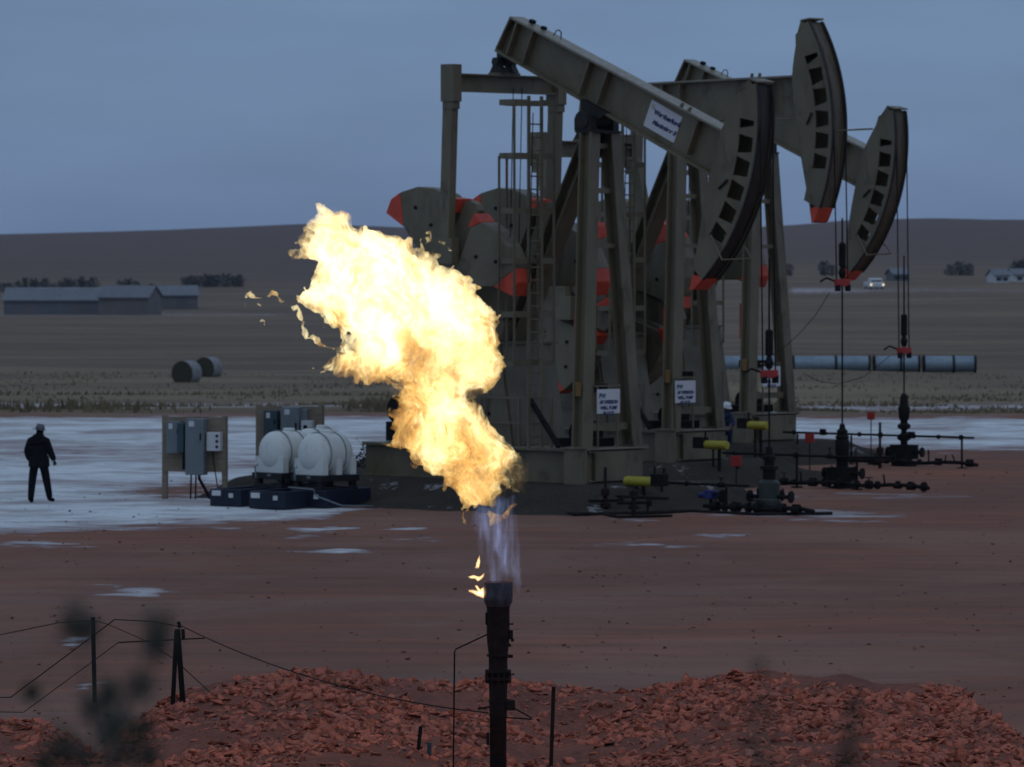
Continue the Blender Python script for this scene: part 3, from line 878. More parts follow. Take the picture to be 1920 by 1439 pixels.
# white well signs wired between the front legs
def uv(i, u, v, z):
    cx, cy = UNITS[i]
    return Vector((cx + u * CT + v * ST, cy - u * ST + v * CT, z))
def sign_on(i, py, wd, ht, txt, label, u, v):
    cx, cy = UNITS[i]
    p = uv(i, u, v, 0)
    z = HC - (py - HY) / F * p.y
    root = thing('well_sign', (p.x, p.y, GZ0 + 0.8), label, 'sign', rz=-TH + R(90), group='white well signs')
    z -= GZ0 + 0.8
    m = MB(); m.box(-wd / 2, wd / 2, -0.008, 0.008, z - ht / 2, z + ht / 2)
    pl = m.build('sign_panel', M['sign'], root, bevel=0.006)
    m = MB()
    for x in (-wd / 2 + .06, wd / 2 - .06):
        m.bar((x, 0.03, 0.0), (x, 0.03, z + ht / 2 + .1), 0.04, 0.03)
    m.bar((-wd / 2 - .05, .03, z + ht / 2 + .08), (wd / 2 + .05, .03, z + ht / 2 + .08), .04, .03, (0, 0, 1))
    m.build('sign_post', M['paint'], root)
    base = Matrix.Rotation(R(90), 4, 'X')
    for k, (s, mt, sz, dx) in enumerate(txt):
        text_mesh('lettering', s, sz, mt, pl, Matrix.Translation((dx, -0.012, z + ht / 2 - 0.20 - k * ht * 0.235)) @ base, bold=0.006, align='CENTER')
    return root
ink = M['ink']
sign_on(0, 753, 0.80, 0.56, [('PW', M['teal'], .15, -.22), ('AB IVERSON', ink, .115, 0), ('WELL PUMP', ink, .11, 0), ('BLOCK', ink, .12, 0)], 'white sign with teal and navy lettering between front legs of nearest pump jack', -0.02, -0.22)
sign_on(1, 735, 0.80, 0.56, [('PW', M['teal'], .15, -.22), ('AB IVERSON', ink, .115, 0), ('WELL PUMP', ink, .11, 0), ('BLOCK', ink, .12, 0)], 'white sign half hidden behind a front leg of the middle pump jack', -0.02, -0.60)
sign_on(2, 706, 0.80, 0.56, [('PW', M['teal'], .15, -.22), ('AB IVERSON', ink, .115, 0), ('WELL PUMP', ink, .11, 0), ('BLOCK', ink, .12, 0)], 'white sign between front legs of the farthest pump jack', -0.02, -0.12)

# ------------------------------------------------------------------ wellheads and flow lines
def wellhead(i, style, label):
    p = uv(i, PV[0] + RW, 0, 0)
    gz = 0.0
    root = thing('wellhead', (p.x, p.y, gz - 0.02), label, 'wellhead', rz=-TH, group='wellheads under the horse heads')
    if style == 0:
        m = MB(); m.lathe([(.20, 0), (.27, .12), (.27, .32), (.22, .36), (.24, .5), (.24, .72), (.16, .78)], n=18); m.build('casing_head', [M['green_valve']], root, smooth=True)
        m = MB(); m.lathe([(.15, .785), (.15, 1.0), (.21, 1.01), (.21, 1.08), (.12, 1.1), (.12, 1.22), (.16, 1.23), (.16, 1.3), (.09, 1.35), (.07, 1.52)], n=16); m.build('stuffing_box', M['dark'], root, smooth=True)
    elif style == 1:
        m = MB(); m.lathe([(.34, 0), (.36, .06), (.22, .09), (.22, .2)], n=18); m.box(-.27, .27, -.27, .27, .205, .55); m.build('casing_head', [M['dark']], root)
        m = MB(); m.lathe([(.15, .555), (.15, .75), (.22, .76), (.22, .82), (.16, .84), (.18, 1.0), (.18, 1.2), (.15, 1.24), (.18, 1.3), (.12, 1.36), (.14, 1.45), (.08, 1.5), (.06, 1.62)], n=16); m.build('stuffing_box', M['dark'], root, smooth=True)
    else:
        m = MB(); m.lathe([(.34, 0), (.36, .06), (.22, .09), (.22, .2)], n=18); m.box(-.28, .28, -.28, .28, .205, .6); m.build('casing_head', [M['dark']], root)
        m = MB(); m.lathe([(.10, .605), (.10, .7), (.19, .75), (.19, .86), (.08, .92), (.08, 1.0), (.18, 1.06), (.18, 1.14), (.1, 1.2), (.1, 1.25), (.14, 1.32), (.17, 1.6), (.12, 1.68), (.11, 1.9), (.06, 2.0)], n=16); m.build('stuffing_box', M['dark'], root, smooth=True)
    m = MB()
    for a, L in ((0.2, .55), (3.3, .5), (1.7, .45)):
        d = Vector((math.cos(a), math.sin(a), 0))
        m.tube([d * .2 + Vector((0, 0, .4)), d * L + Vector((0, 0, .4))], 0.05, 8)
        m.lathe([(.03, -.03), (.14, -.02), (.14, .02), (.03, .03)], d * L + Vector((0, 0, .4)), 12, axis=Vector((0, 0, 1)).rotation_difference(d).to_matrix())
        m.tube([d * (L - .2) + Vector((0, 0, .4)), d * (L - .2) + Vector((0, 0, .58))], 0.025, 6)
    m.build('valve', M['dark'], root)
    # low manifold lying on the ground
    return root
wellhead(0, 0, 'thick greenish wellhead under the nearest pump jack, lowest in the picture')
wellhead(1, 1, 'black wellhead with square block under the middle, raised horse head')
wellhead(2, 2, 'slim black wellhead with stacked bulbs under the farthest horse head')

def flow_line(i, u0, u1, z, v, label, extras=()):
    lowp = z < .3
    a = uv(i, u0, v, z); b = uv(i, u1, v, z)
    d = (b - a); L = d.length
    root = thing('flow_line', (a.x, a.y, 0), label, 'pipe', rz=-TH, group='flow lines at the wellheads')
    m = MB(); m.tube([(L * q / 8, 0 if not lowp else .05 * math.sin(q * 2.1), z - (.03 * math.sin(q * 1.7) if lowp else 0)) for q in range(9)], 0.05 if lowp else 0.032, 10)
    m.build('pipe', M['dark'], root, smooth=True)
    m = MB()
    x = 0.35
    r2 = random.Random(i * 7 + int(z * 10))
    while x < L - .1:
        k = r2.choice([0, 0, 1, 2] if not lowp else [0, 1, 2, 2, 3])
        q = r2.uniform(.055, .085) if not lowp else r2.uniform(.07, .14)
        if k == 0:
            m.tube([(x, 0, z), (x + .06, 0, z)], q, 10)
        elif k == 1:
            m.tube([(x - .07, 0, z), (x + .07, 0, z)], q, 10); hh = r2.uniform(.16, .34); m.tube([(x, 0, z), (x, 0, z + hh)], 0.018, 6)
            m.tube([(x, 0, z + hh - .02), (x, 0, z + hh)], q, 10)
        elif k == 2:
            m.tube([(x - .1, 0, z), (x + .1, 0, z)], q * .9, 10); m.cbox((x, r2.uniform(-.03, .03), z + .07), (r2.uniform(.08, .2), .1, .1), rot=Matrix.Rotation(r2.uniform(-.5, .5), 3, 'Z'))
        else:
            m.tube([(x, -.02, z), (x + r2.uniform(-.12, .12), -.1, z + r2.uniform(.15, .42))], .022, 6)
        x += r2.uniform(.7, 1.3) if not lowp else r2.uniform(.22, .5)
    m.build('fitting', M['dark'], root)
    m = MB()
    x = 0.5
    while x < L:
        m.tube([(x, 0, -.02), (x, 0, z - .04)], 0.03, 8); m.box(x - .1, x + .1, -.1, .1, -.02, .03); x += 1.9
    if z > 0.3:
        m.build('support', M['dark'], root)
    return root
for i in range(3):
    nm = ['nearest', 'middle', 'farthest'][i]
    flow_line(i, (1.2, 1.0, 0.6)[i], (4.25, 5.6, 7.2)[i], (0.62, 0.80, 0.84)[i], -0.35, 'raised dark pipe with fittings running to the %s wellhead' % nm)
    flow_line(i, (3.0, 2.7, 2.6)[i], (6.2, 7.6, 7.4)[i], 0.14, -0.42, 'low dark manifold pipe lying by the %s wellhead' % nm)
flow_line(0, 0.2, 3.2, 0.36, -1.9, 'dark pipe carrying blue valve and yellow cylinder before nearest pump jack')

def actuator(px, py, Y, L, label, flip=1):
    p = P(px, py, Y)
    root = thing('yellow_cylinder', (p.x, p.y, 0.0), label, 'cylinder', rz=-TH, group='yellow cylinders on the pipework')
    z = p.z
    m = MB(); m.lathe([(.03, -L / 2 - .06), (.04, -L / 2), (.10, -L / 2 + .01), (.11, -L / 2 + .05), (.11, L / 2 - .05), (.10, L / 2 - .01), (.05, L / 2)], (0, 0, z), 16, axis=Matrix.Rotation(R(90), 3, 'Y'))
    m.build('cylinder_body', M['yellow'], root, smooth=True)
    m = MB()
    m.cbox((L / 2 * flip + .15 * flip, 0, z + .05), (.34, .24, .28)); m.tube([(L / 2 * flip, 0, z + .1), (L / 2 * flip, .02, z + .35)], .03, 6)
    m.tube([(.1, 0, z - .1), (.1, 0, 0.02)], .05, 8); m.tube([(-.1, 0, z - .1), (-.1, 0, .02)], .03, 8)
    m.build('mount', M['dark'], root, bevel=.02)
    return root
actuator(1200, 903, 116.0, 0.85, 'yellow cylinder on pipework in front of the nearest pump jack')
actuator(1343, 835, 128.0, 0.72, 'yellow cylinder beside the red square between near and middle pump jacks', -1)
actuator(1421, 798, 140.0, 0.68, 'yellow cylinder with white band against base of farthest pump jack', -1)

def red_box(px, py, Y, s, label):
    p = P(px, py, Y)
    root = thing('marker_box', (p.x, p.y, 0), label, 'marker', rz=R(-8), group='red marker squares on thin stems')
    m = MB(); m.cbox((0, 0, p.z), (s, .05, s)); m.build('marker_plate', M['red2'], root, bevel=.01)
    m = MB(); m.tube([(0, .04, 0), (0, .04, p.z - s / 2 + .03)], .015, 6); m.lathe([(.1, 0), (.1, .03), (.03, .06)], n=10); m.build('stem', M['dark'], root)
red_box(1380, 865, 122, .25, 'red square marker in front of the gravel between two wellheads')
red_box(1518, 822, 133, .24, 'red square marker standing left of the middle wellhead')
red_box(1633, 780, 141, .21, 'smallest red square marker standing in front of the far snow')

# blue valve
p = P(1333, 930, 115.5)
root = thing('gate_valve', (p.x, p.y, 0), 'blue painted gate valve on pipework before the nearest wellhead', 'valve', rz=-TH)
m = MB(); m.tube([(-.35, 0, p.z), (.3, 0, p.z)], .07, 10); m.cbox((0, 0, p.z + .03), (.25, .2, .2)); m.build('valve_body', M['blue_valve'], root, bevel=.02)
m = MB(); m.tube([(0, 0, p.z - .06), (0, 0, 0)], .04, 8); m.lathe([(.04, -.03), (.15, -.02), (.15, .02), (.04, .03)], (.34, 0, p.z), 12, axis=Matrix.Rotation(R(90), 3, 'Y')); m.box(-.15, .15, -.15, .15, 0, .04); m.build('hand_wheel', M['dark'], root)
# black trees of fittings in front of nearest unit
def riser(px, Y, h, label):
    x = (px - 960) / F * Y
    root = thing('riser_valve', (x, Y, 0), label, 'valve', rz=.4, group='small pipe risers near the gravel')
    m = MB(); m.lathe([(.05, 0), (.05, .15), (.12, .16), (.12, .24), (.05, .26), (.05, .4), (.10, .42), (.10, .55), (.035, .6), (.035, h)], n=12); m.build('riser_pipe', M['rust'], root, smooth=True)
    m = MB(); m.tube([(-.4, 0, .3), (.4, 0, .3)], .035, 8); m.lathe([(.02, -.015), (.09, -.01), (.09, .01), (.02, .015)], (.4, 0, .3), 10, axis=Matrix.Rotation(R(90), 3, 'Y')); m.build('side_valve', M['dark'], root)
riser(1135, 114.6, 1.05, 'tall rusty riser with side valve left of the yellow cylinder')
riser(1188, 113.6, 0.55, 'short riser with pale cap below the yellow cylinder')
riser(1650, 138.5, 1.25, 'thin riser beside the smallest red marker square')
riser(1245, 117.5, 0.9, 'riser just right of the nearest pump jack base')
# hoses on gravel
def hose(pts, r, label, mat='dark'):
    m = MB(); m.tube(pts, r, 6)
    o = m.build('hose', M[mat], None)
    return tag(o, label, 'hose', group='black hoses lying on the ground')
def gp(px, py):  # point on the flat pad
    Y = HC * F / (py - HY)
    return Vector(((px - 960) / F * Y, Y, 0.03))
hose([P(985, 913, 116.5) , P(1040, 935, 115.6), gp(1100, 962), gp(1160, 972), gp(1260, 970)], .035, 'thick black hose running down gravel toward the short riser')
hose([gp(1000, 960), gp(1080, 968), gp(1180, 966), gp(1300, 962), gp(1420, 968), gp(1560, 966)], .05, 'long dark hose along the foot of the gravel by the nearest wellhead')
# sagging load cell wires
def wire(pts, label, r=.009):
    m = MB(); m.tube(pts, r, 5)
    return tag(m.build('cable', M['dark'], None), label, 'cable', group='thin loose cables by the pump jacks')
wire([P(1556, 548, 128), P(1530, 590, 130), P(1500, 625, 132), P(1470, 652, 134), P(1440, 672, 140)], 'thin cable slanting from raised carrier bar to the farthest pump jack leg')
wire([P(1505, 700, 140), P(1540, 717, 140), P(1575, 720, 140), P(1620, 707, 139), P(1668, 668, 139)], 'thin sagging cable hanging from the farthest carrier bar')

# ------------------------------------------------------------------ people
def skin_fig(name, verts, edges, radii, mat, parent, sub=2, root_i=0):
    me = bpy.data.meshes.new(name)
    me.from_pydata([Vector(v) for v in verts], edges, [])
    o = bpy.data.objects.new(name, me)
    COL.objects.link(o); o.parent = parent
    sk = o.modifiers.new('skin', 'SKIN')
    for i, r_ in enumerate(radii):
        d = me.skin_vertices[0].data[i]
        d.radius = (r_, r_) if not isinstance(r_, tuple) else r_
        d.use_root = (i == root_i)
    sk.use_smooth_shade = True
    sb = o.modifiers.new('sub', 'SUBSURF'); sb.levels = sub; sb.render_levels = sub
    me.materials.append(mat)
    return o
def hand(parent, c, d, mat, s=1.0, nm='hand'):
    """five short bent fingers on a palm; d = direction of fingers"""
    d = Vector(d).normalized(); side = d.cross(Vector((0, 1, .2))).normalized(); up = side.cross(d)
    vs = [Vector(c), Vector(c) + d * .05 * s, Vector(c) + d * .09 * s]
    rs = [(.028 * s, .022 * s), (.038 * s, .018 * s), (.036 * s, .015 * s)]
    es = [(0, 1), (1, 2)]
    for k, L in enumerate((.062, .07, .065, .052)):
        b0 = Vector(c) + d * .09 * s + side * ((k - 1.5) * .02 * s)
        i = len(vs)
        vs += [b0 + d * .01, b0 + d * L * .5 * s + up * .01 * s, b0 + d * L * .8 * s + up * .035 * s]
        rs += [.009 * s, .009 * s, .007 * s]
        es += [(2, i), (i, i + 1), (i + 1, i + 2)]
    i = len(vs)
    vs += [Vector(c) + d * .03 * s - side * .045 * s + up * .01, Vector(c) + d * .07 * s - side * .06 * s + up * .03 * s]
    rs += [.011 * s, .009 * s]
    es += [(0, i), (i, i + 1)]
    return skin_fig(nm, vs, es, rs, mat, parent, 1)

# walking man, 1.8 m, seen from behind, local x = picture right, y = away
mx = P(75, 943, 120)
man = thing('person', (mx.x, 119.75, -0.0), 'person in black work clothes and hard hat walking on the snowy ground', 'person')
V = [(0, 0, .98),                                   # 0 pelvis
     (0, .0, 1.16), (-.02, .02, 1.36), (-.02, .05, 1.50), (.01, .07, 1.585), (.015, .08, 1.66), (.02, .085, 1.735),     # 1..6 spine, neck, head
     (-.105, 0, .93), (-.16, .02, .52), (-.19, -.02, .12), (-.185, -.04, .065), (-.17, .10, .035),   # 7..11 left leg
     (.10, 0, .93), (.165, .10, .53), (.235, .12, .14), (.245, .10, .08), (.35, .16, .05),           # 12..16 right leg
     (-.20, .02, 1.44), (-.285, -.01, 1.19), (-.21, .10, .97),                                        # 17..19 left arm (in pocket)
     (.17, .03, 1.44), (.265, 0, 1.18), (.36, .06, .98)]                                             # 20..22 right arm
E = [(0, 1), (1, 2), (2, 3), (3, 4), (4, 5), (5, 6), (0, 7), (7, 8), (8, 9), (9, 10), (10, 11), (0, 12), (12, 13), (13, 14), (14, 15), (15, 16), (3, 17), (17, 18), (18, 19), (3, 20), (20, 21), (21, 22)]
RR = [(.20, .14), (.215, .15), (.235, .16), (.175, .13), (.085, .085), (.095, .10), (.088, .09), (.115, .12), (.10, .10), (.08, .08), (.062, .065), (.05, .04), (.115, .12), (.10, .10), (.08, .08), (.062, .065), (.05, .04), (.11, .10), (.095, .09), (.07, .07), (.11, .10), (.095, .09), (.065, .065)]
skin_fig('body', V, E, RR, M['black_cloth'], man)
def hard_hat(parent, c, tilt, mat, s=1.0):
    m = MB()
    rot = Matrix.Rotation(tilt[0], 3, 'X') @ Matrix.Rotation(tilt[1], 3, 'Y')
    m.lathe([(.155 * s, -.005), (.165 * s, .0), (.125 * s, .012), (.123 * s, .05 * s), (.105 * s, .095 * s), (.065 * s, .128 * s), (.01, .138 * s)], c, 24, axis=rot)
    m.cbox(Vector(c) + rot @ Vector((-.13 * s, 0, -.002)), (.12 * s, .17 * s, .012), rot=rot)
    m.cbox(Vector(c) + rot @ Vector((0, 0, .133 * s)), (.2 * s, .03, .02), rot=rot)
    return m.build('hard_hat', mat, parent, smooth=True)
hard_hat(man, (.015, .085, 1.705), (0, R(8)), M['hat_dark'], .92)
hand(man, (.348, .055, 1.03), (.12, .02, -1), M['black_cloth'], 1.2)
hand(man, (-.205, .11, .955), (.3, .3, -.9), M['black_cloth'], 1.0)
# jacket hem, hood and collar
m = MB()
m.lathe([(.245, .84), (.25, .88), (.24, 1.0), (.225, 1.1)], (0, 0, 0), 24, axis=Matrix.Diagonal((1, .78, 1)))
m.lathe([(.10, 1.47), (.15, 1.50), (.135, 1.56), (.09, 1.60)], (-.025, .02, 0), 18)
m.build('jacket', M['black_cloth'], man, smooth=True)
m = MB()
m.lathe([(.012, 0), (.022, .01), (.012, .02)], (.105, .09, 1.69), 8)
m.cbox((.03, .175, 1.675), (.025, .03, .04)); m.cbox((.03, .165, 1.645), (.06, .02, .012))
m.build('face', M['skin'], man)

# crouching worker in blue behind the pipework
wx = P(1357, 765, 141.5)
wk = thing('person', (wx.x, 141.5, 0.35), 'person in blue work clothes and white hard hat crouching at the pump jack', 'person')
hz = wx.z - 0.35
V = [(0, 0, .42), (.02, -.04, .62), (.0, -.08, .82), (.01, -.1, .95), (.04, -.12, 1.03), (.06, -.14, 1.10), (.07, -.15, 1.17),
     (-.1, -.05, .42), (-.15, -.42, .50), (-.14, -.22, .12), (-.14, -.36, .04), (.1, -.05, .42), (.16, -.40, .52), (.15, -.2, .12), (.15, -.34, .04),
     (-.18, -.1, .88), (-.2, -.3, .66), (-.05, -.45, .62), (.18, -.1, .88), (.26, -.28, .66), (.16, -.46, .60)]
E = [(0, 1), (1, 2), (2, 3), (3, 4), (4, 5), (5, 6), (0, 7), (7, 8), (8, 9), (9, 10), (0, 11), (11, 12), (12, 13), (13, 14), (3, 15), (15, 16), (16, 17), (3, 18), (18, 19), (19, 20)]
RR = [(.16, .14), (.17, .14), (.19, .15), (.14, .11), (.07, .07), (.085, .09), (.08, .09), .095, .08, .06, .045, .095, .08, .06, .045, .085, .065, .045, .085, .065, .045]
zo = max(0.0, hz - 1.10)
V = [(a, b, c + zo) for a, b, c in V]
skin_fig('body', V, E, RR, M['blue_cloth'], wk)
hard_hat(wk, (.07, -.15, 1.13 + zo), (R(12), R(14)), M['hat_white'], 1.0)
hand(wk, (-.04, -.46, .61 + zo), (.3, -1, -.1), M['skin'])
hand(wk, (.17, -.47, .59 + zo), (-.3, -1, -.1), M['skin'])
m = MB(); m.cbox((.09, -.245, 1.07 + zo), (.03, .04, .05)); m.lathe([(.06, -.02), (.075, 0), (.05, .03)], (.075, -.19, 1.06 + zo), 12); m.build('face', M['skin'], wk, smooth=True)
if zo > 0:
    m = MB(); m.box(-.35, .35, -.5, .2, 0.0, zo); tag(m.build('equipment_crate', M['dark'], None), 'dark crate the crouching worker kneels on', 'crate').location = (wx.x, 141.5, 0.35)

# ------------------------------------------------------------------ electrical boards and tanks
def board(x0, x1, ytop, ybot_board, yfoot, Y, label, rz=R(-14)):
    a = P(x0, yfoot, Y); b = P(x1, yfoot, Y)
    wd = (b.x - a.x) / math.cos(rz); s = F / Y
    gz = 0.0
    foot = 0.0
    zt = HC - (ytop - HY) / s; zb = HC - (ybot_board - HY) / s
    root = thing('electrical_board', ((a.x + b.x) / 2, Y, foot), label, 'electrical board', rz=rz, group='plywood boards with electrical cabinets')
    m = MB(); m.box(-wd / 2 + .02, wd / 2 - .02, 0, .03, zb, zt); m.build('backboard', M['plywood'], root)
    for x in (-wd / 2 + .06, wd / 2 - .06):
        m = MB(); m.box(x - .06, x + .06, .032, .14, -.05, zt + .03); m.build('post', M['plywood'], root)
    return root, wd, zt, zb, s
def cab(root, x, z0, z1, w_, d_, mat, door=True, nm='cabinet'):
    m = MB(); m.box(x - w_ / 2, x + w_ / 2, -d_, -.003, z0, z1)
    o = m.build(nm, mat, root, bevel=.012)
    if door:
        m = MB(); m.box(x + w_ * .30, x + w_ * .36, -d_ - .03, -d_ - .002, z0 + (z1 - z0) * .62, z0 + (z1 - z0) * .75); m.build('handle', M['dark'], o)
        m = MB(); m.box(x - w_ * .3, x - w_ * .02, -d_ - .006, -d_ - .002, z1 - .18, z1 - .05); m.build('label_plate', M['white'], o)
    return o
rt, wd, zt, zb, s = board(302, 425, 782, 885, 935, 121.5, 'plywood board with tall grey cabinet and white box, standing alone on snow')
def zz(py, s=s): return HC - (py - HY) / s
cab(rt, -wd / 2 + .36, zz(850), zz(790), .34, .26, M['cabinet'])
cab(rt, -wd / 2 + .56, zz(848), zz(793), .16, .30, M['cabinet2'], False)
cab(rt, .12, zz(890), zz(785), .46, .34, M['cabinet'])
cab(rt, .55, zz(845), zz(810), .34, .22, M['white'], False, 'control_box')
m = MB()
for k in range(3):
    m.cbox((.64, -.225, zz(817 + k * 10)), (.06, .02, .06))
m.build('button', M['dark'], rt)
m = MB()
for x in (-.02, .10, .16, .2):
    m.tube([(x, -.15, zz(888)), (x, -.15, .5), (x + (.3 if x > .12 else 0), -.2, .0)], .022, 6)
m.tube([(.5, -.1, zz(845)), (.52, -.1, .9), (.62, -.1, .3), (.6, -.05, 0)], .015, 6)
m.tube([(-wd / 2 + .6, -.1, zz(850)), (-wd / 2 + .6, -.1, zz(880))], .05, 8)
m.build('conduit', M['dark'], rt)
rt, wd, zt, zb, s = board(478, 606, 762, 872, 925, 124.5, 'plywood board with blue grey cabinets standing behind the white tanks')
cab(rt, -.40, zz(835, s), zz(770, s), .34, .26, M['cabinet2'])
cab(rt, .12, zz(880, s), zz(763, s), .46, .34, M['cabinet'])
cab(rt, .40, zz(840, s), zz(767, s), .22, .22, M['cabinet'], False)
cab(rt, .52, zz(812, s), zz(788, s), .26, .30, M['white'], False, 'control_box')
m = MB(); m.cbox((.5, -.31, zz(800, s)), (.09, .02, .09)); m.build('button', M['dark'], rt)
m = MB(); m.tube([(-.1, -.1, zz(880, s)), (-.1, -.1, 0)], .03, 6); m.build('conduit', M['dark'], rt)

# white poly tanks on black stands in navy basins
def tank_proto():
    root = thing('white_tank', (0, 0, 0), 'x', 'tank', rz=R(-44), group='white plastic tanks on black stands')
    Z0 = 1.20
    n = 26; prof = []
    L = 1.12
    m = MB()
    rr = [(0.06, -.05), (.22, -.03), (.34, .015), (.42, .07), (.475, .16), (.49, .3), (.475, .31), (.475, .35), (.49, .36), (.49, L * .67), (.49, L - .16), (.42, L - .07), (.34, L - .015), (.22, L + .03), (.06, L + .05)]
    ax = Matrix(((1, 0, 0), (0, 0, 1), (0, -1, 0)))
    m.lathe([(r_, z - L / 2) for r_, z in rr], (0, 0, Z0), 32, axis=Matrix.Diagonal((.96, 1, 1.0)) @ ax)
    for y in (-.45, .0, .45):
        m.box(-.47, .47, y - .09, y + .09, Z0 - .47, Z0 - .1)
    m.lathe([(.14, .47), (.14, .53), (.12, .55)], (0, .1, Z0), 14)
    tb = m.build('tank_shell', M['poly'], root, smooth=True)
    m = MB()
    for y in (-.27, .21):
        pts = [(.487 * math.cos(q), y, Z0 + .503 * math.sin(q)) for q in np.linspace(-.6, math.pi + .6, 22)]
        m.tube(pts, .012, 5)
    m.build('strap', M['cabinet'], root)
    m = MB()
    for x in (-.38, .38):
        for y in (-.5, .5):
            m.box(x - .07, x + .07, y - .07, y + .07, .32, Z0 - .47)
    m.box(-.5, .5, -.62, .62, Z0 - .62, Z0 - .475); m.box(-.47, .47, -.6, .6, .06, .46)
    m.box(-.36, .36, -.57, -.50, .42, Z0 - .62) if False else None
    m.build('stand', M['black_poly'], root, bevel=.01)
    m = MB(); m.tube([(-.3, -.62, Z0 - .3), (-.3, -.7, Z0 - .32), (-.28, -.7, .6)], .02, 6); m.lathe([(.05, 0), (.06, .04), (.03, .06)], (.1, -.62, Z0 - .56), 8)
    m.build('outlet_pipe', M['cabinet'], root)
    return root
tk = tank_proto()
def place_tank(o, px, Y, label, ztop):
    o.location = ((px - 960) / F * Y, Y, 0); o['label'] = label
def base_basin(px, Y, wd, label):
    root = thing('containment_basin', ((px - 960) / F * Y, Y, 0), label, 'basin', rz=R(-30), group='navy containment basins under the tanks')
    m = MB()
    h = .40; L = 1.25
    m.box(-wd / 2, wd / 2, -L, -L + .06, 0, h); m.box(-wd / 2, wd / 2, L - .6, L - .54, 0, h)
    m.box(-wd / 2, -wd / 2 + .06, -L + .063, L - .603, 0, h); m.box(wd / 2 - .06, wd / 2, -L + .063, L - .603, 0, h); m.box(-wd / 2 + .063, wd / 2 - .063, -L + .063, L - .603, .0, .05)
    m.build('basin_shell', M['navy'], root, bevel=.02)
    m = MB(); m.box(-wd / 2 + .06, -wd / 2 + .3, -L - .008, -L - .002, h - .16, h - .04); m.box(wd / 2 - .34, wd / 2 - .22, -L - .008, -L - .002, h - .2, h - .1); m.build('label_plate', M['white'], root)
    return root
place_tank(tk, 536, 119.6, 'leftmost white tank with bluish liquid line, on black stand', 0)
t2 = copy_tree(tk); place_tank(t2, 610, 118.3, 'white tank standing nearest, right of the one with the bluish line', 0)
t3 = copy_tree(tk); place_tank(t3, 598, 121.6, 'white tank mostly hidden behind the nearest one, only its top showing', 0)
base_basin(478, 119.2, .86, 'leftmost navy basin with two small white labels')
base_basin(556, 118.0, 1.0, 'middle navy basin with white labels at its corners')
base_basin(632, 118.6, .98, 'rightmost navy basin under the tank nearest the flame')
m = MB(); m.tube([gp(700, 952), gp(640, 955) + Vector((0, 0, .05)), P(592, 930, 117), P(588, 918, 117), P(540, 914, 117)], .018, 6)
tag(m.build('hose', M['cabinet'], None), 'pale thin hose from the middle basin across the ground', 'hose')

# ------------------------------------------------------------------ hay bales, culvert pipes, far buildings
def bale(px, py, Y, label):
    x = (px - 960) / F * Y; z = ground(x, Y)
    root = thing('hay_bale', (x, Y, z - .05), label, 'hay bale', rz=R(-28), group='round hay bales in the field')
    ax = Matrix(((1, 0, 0), (0, 0, 1), (0, -1, 0)))
    m = MB(); m.lathe([(.0, -.6), (.5, -.605), (.74, -.6), (.78, -.56), (.78, .56), (.74, .6), (.5, .605), (0, .6)], (0, 0, .76), 32, axis=ax)
    # ends dark, wrap pale
    me_mi = []
    for f in m.f:
        zs = [m.v[i][1] for i in f]
        me_mi.append(1 if (max(zs) < -.54 or min(zs) > .54) else 0)
    m.mi = me_mi
    m.build('bale_roll', [M['hay_wrap'], M['hay_end']], root, smooth=True)
    return root
bale(350, 722, 322, 'nearer round bale with dark end and frosted side')
bale(391, 716, 345, 'round bale standing behind and right of the other bale')

Yp = 384.0
sp = F / Yp
segs = [(1338, 1478), (1487, 1630), (1639, 1723), (1732, 1828)]
for k, (xa, xb) in enumerate(segs):
    xa_, xb_ = (xa - 960) / sp, (xb - 960) / sp
    zc = HC - (683 - HY) / sp
    root = thing('culvert_pipe', ((xa_ + xb_) / 2, Yp, zc - .62), ['grey culvert pipe leftmost in row, seen between the pump jack legs', 'long grey culvert pipe second in the row, right of the pump jack leg', 'grey culvert pipe third in row, behind the farthest polished rod', 'grey culvert pipe at the right end of the row, open dark mouth'][k], 'pipe', group='large grey culvert pipes in the field')
    m = MB()
    L = xb_ - xa_
    prof = []
    nn = int(L / .12)
    for q in range(nn + 1):
        prof.append((.60 + .018 * math.sin(q * 2.2), -L / 2 + L * q / nn))
    vs = []; fs = []
    ax = Matrix(((0, 0, 1), (0, 1, 0), (-1, 0, 0)))
    m.lathe(prof, (0, 0, .62), 28, axis=ax)
    m.f = m.f[:-2]; m.mi = m.mi[:-2]
    o = m.build('pipe_shell', M['galv'], root, smooth=True)
    sl = o.modifiers.new('solid', 'SOLIDIFY'); sl.thickness = .06
    m = MB()
    for x in (-L / 2, -L / 2 + 3.2 if L > 5 else 0.3, L / 2):
        m.lathe([(.64, x - .09), (.67, x - .05), (.67, x + .05), (.64, x + .09)], (0, 0, .62), 28, axis=ax)
    m.f = [f for f in m.f if len(f) == 4]; m.mi = [0] * len(m.f)
    m.build('joint_band', M['dark'], root, smooth=True)

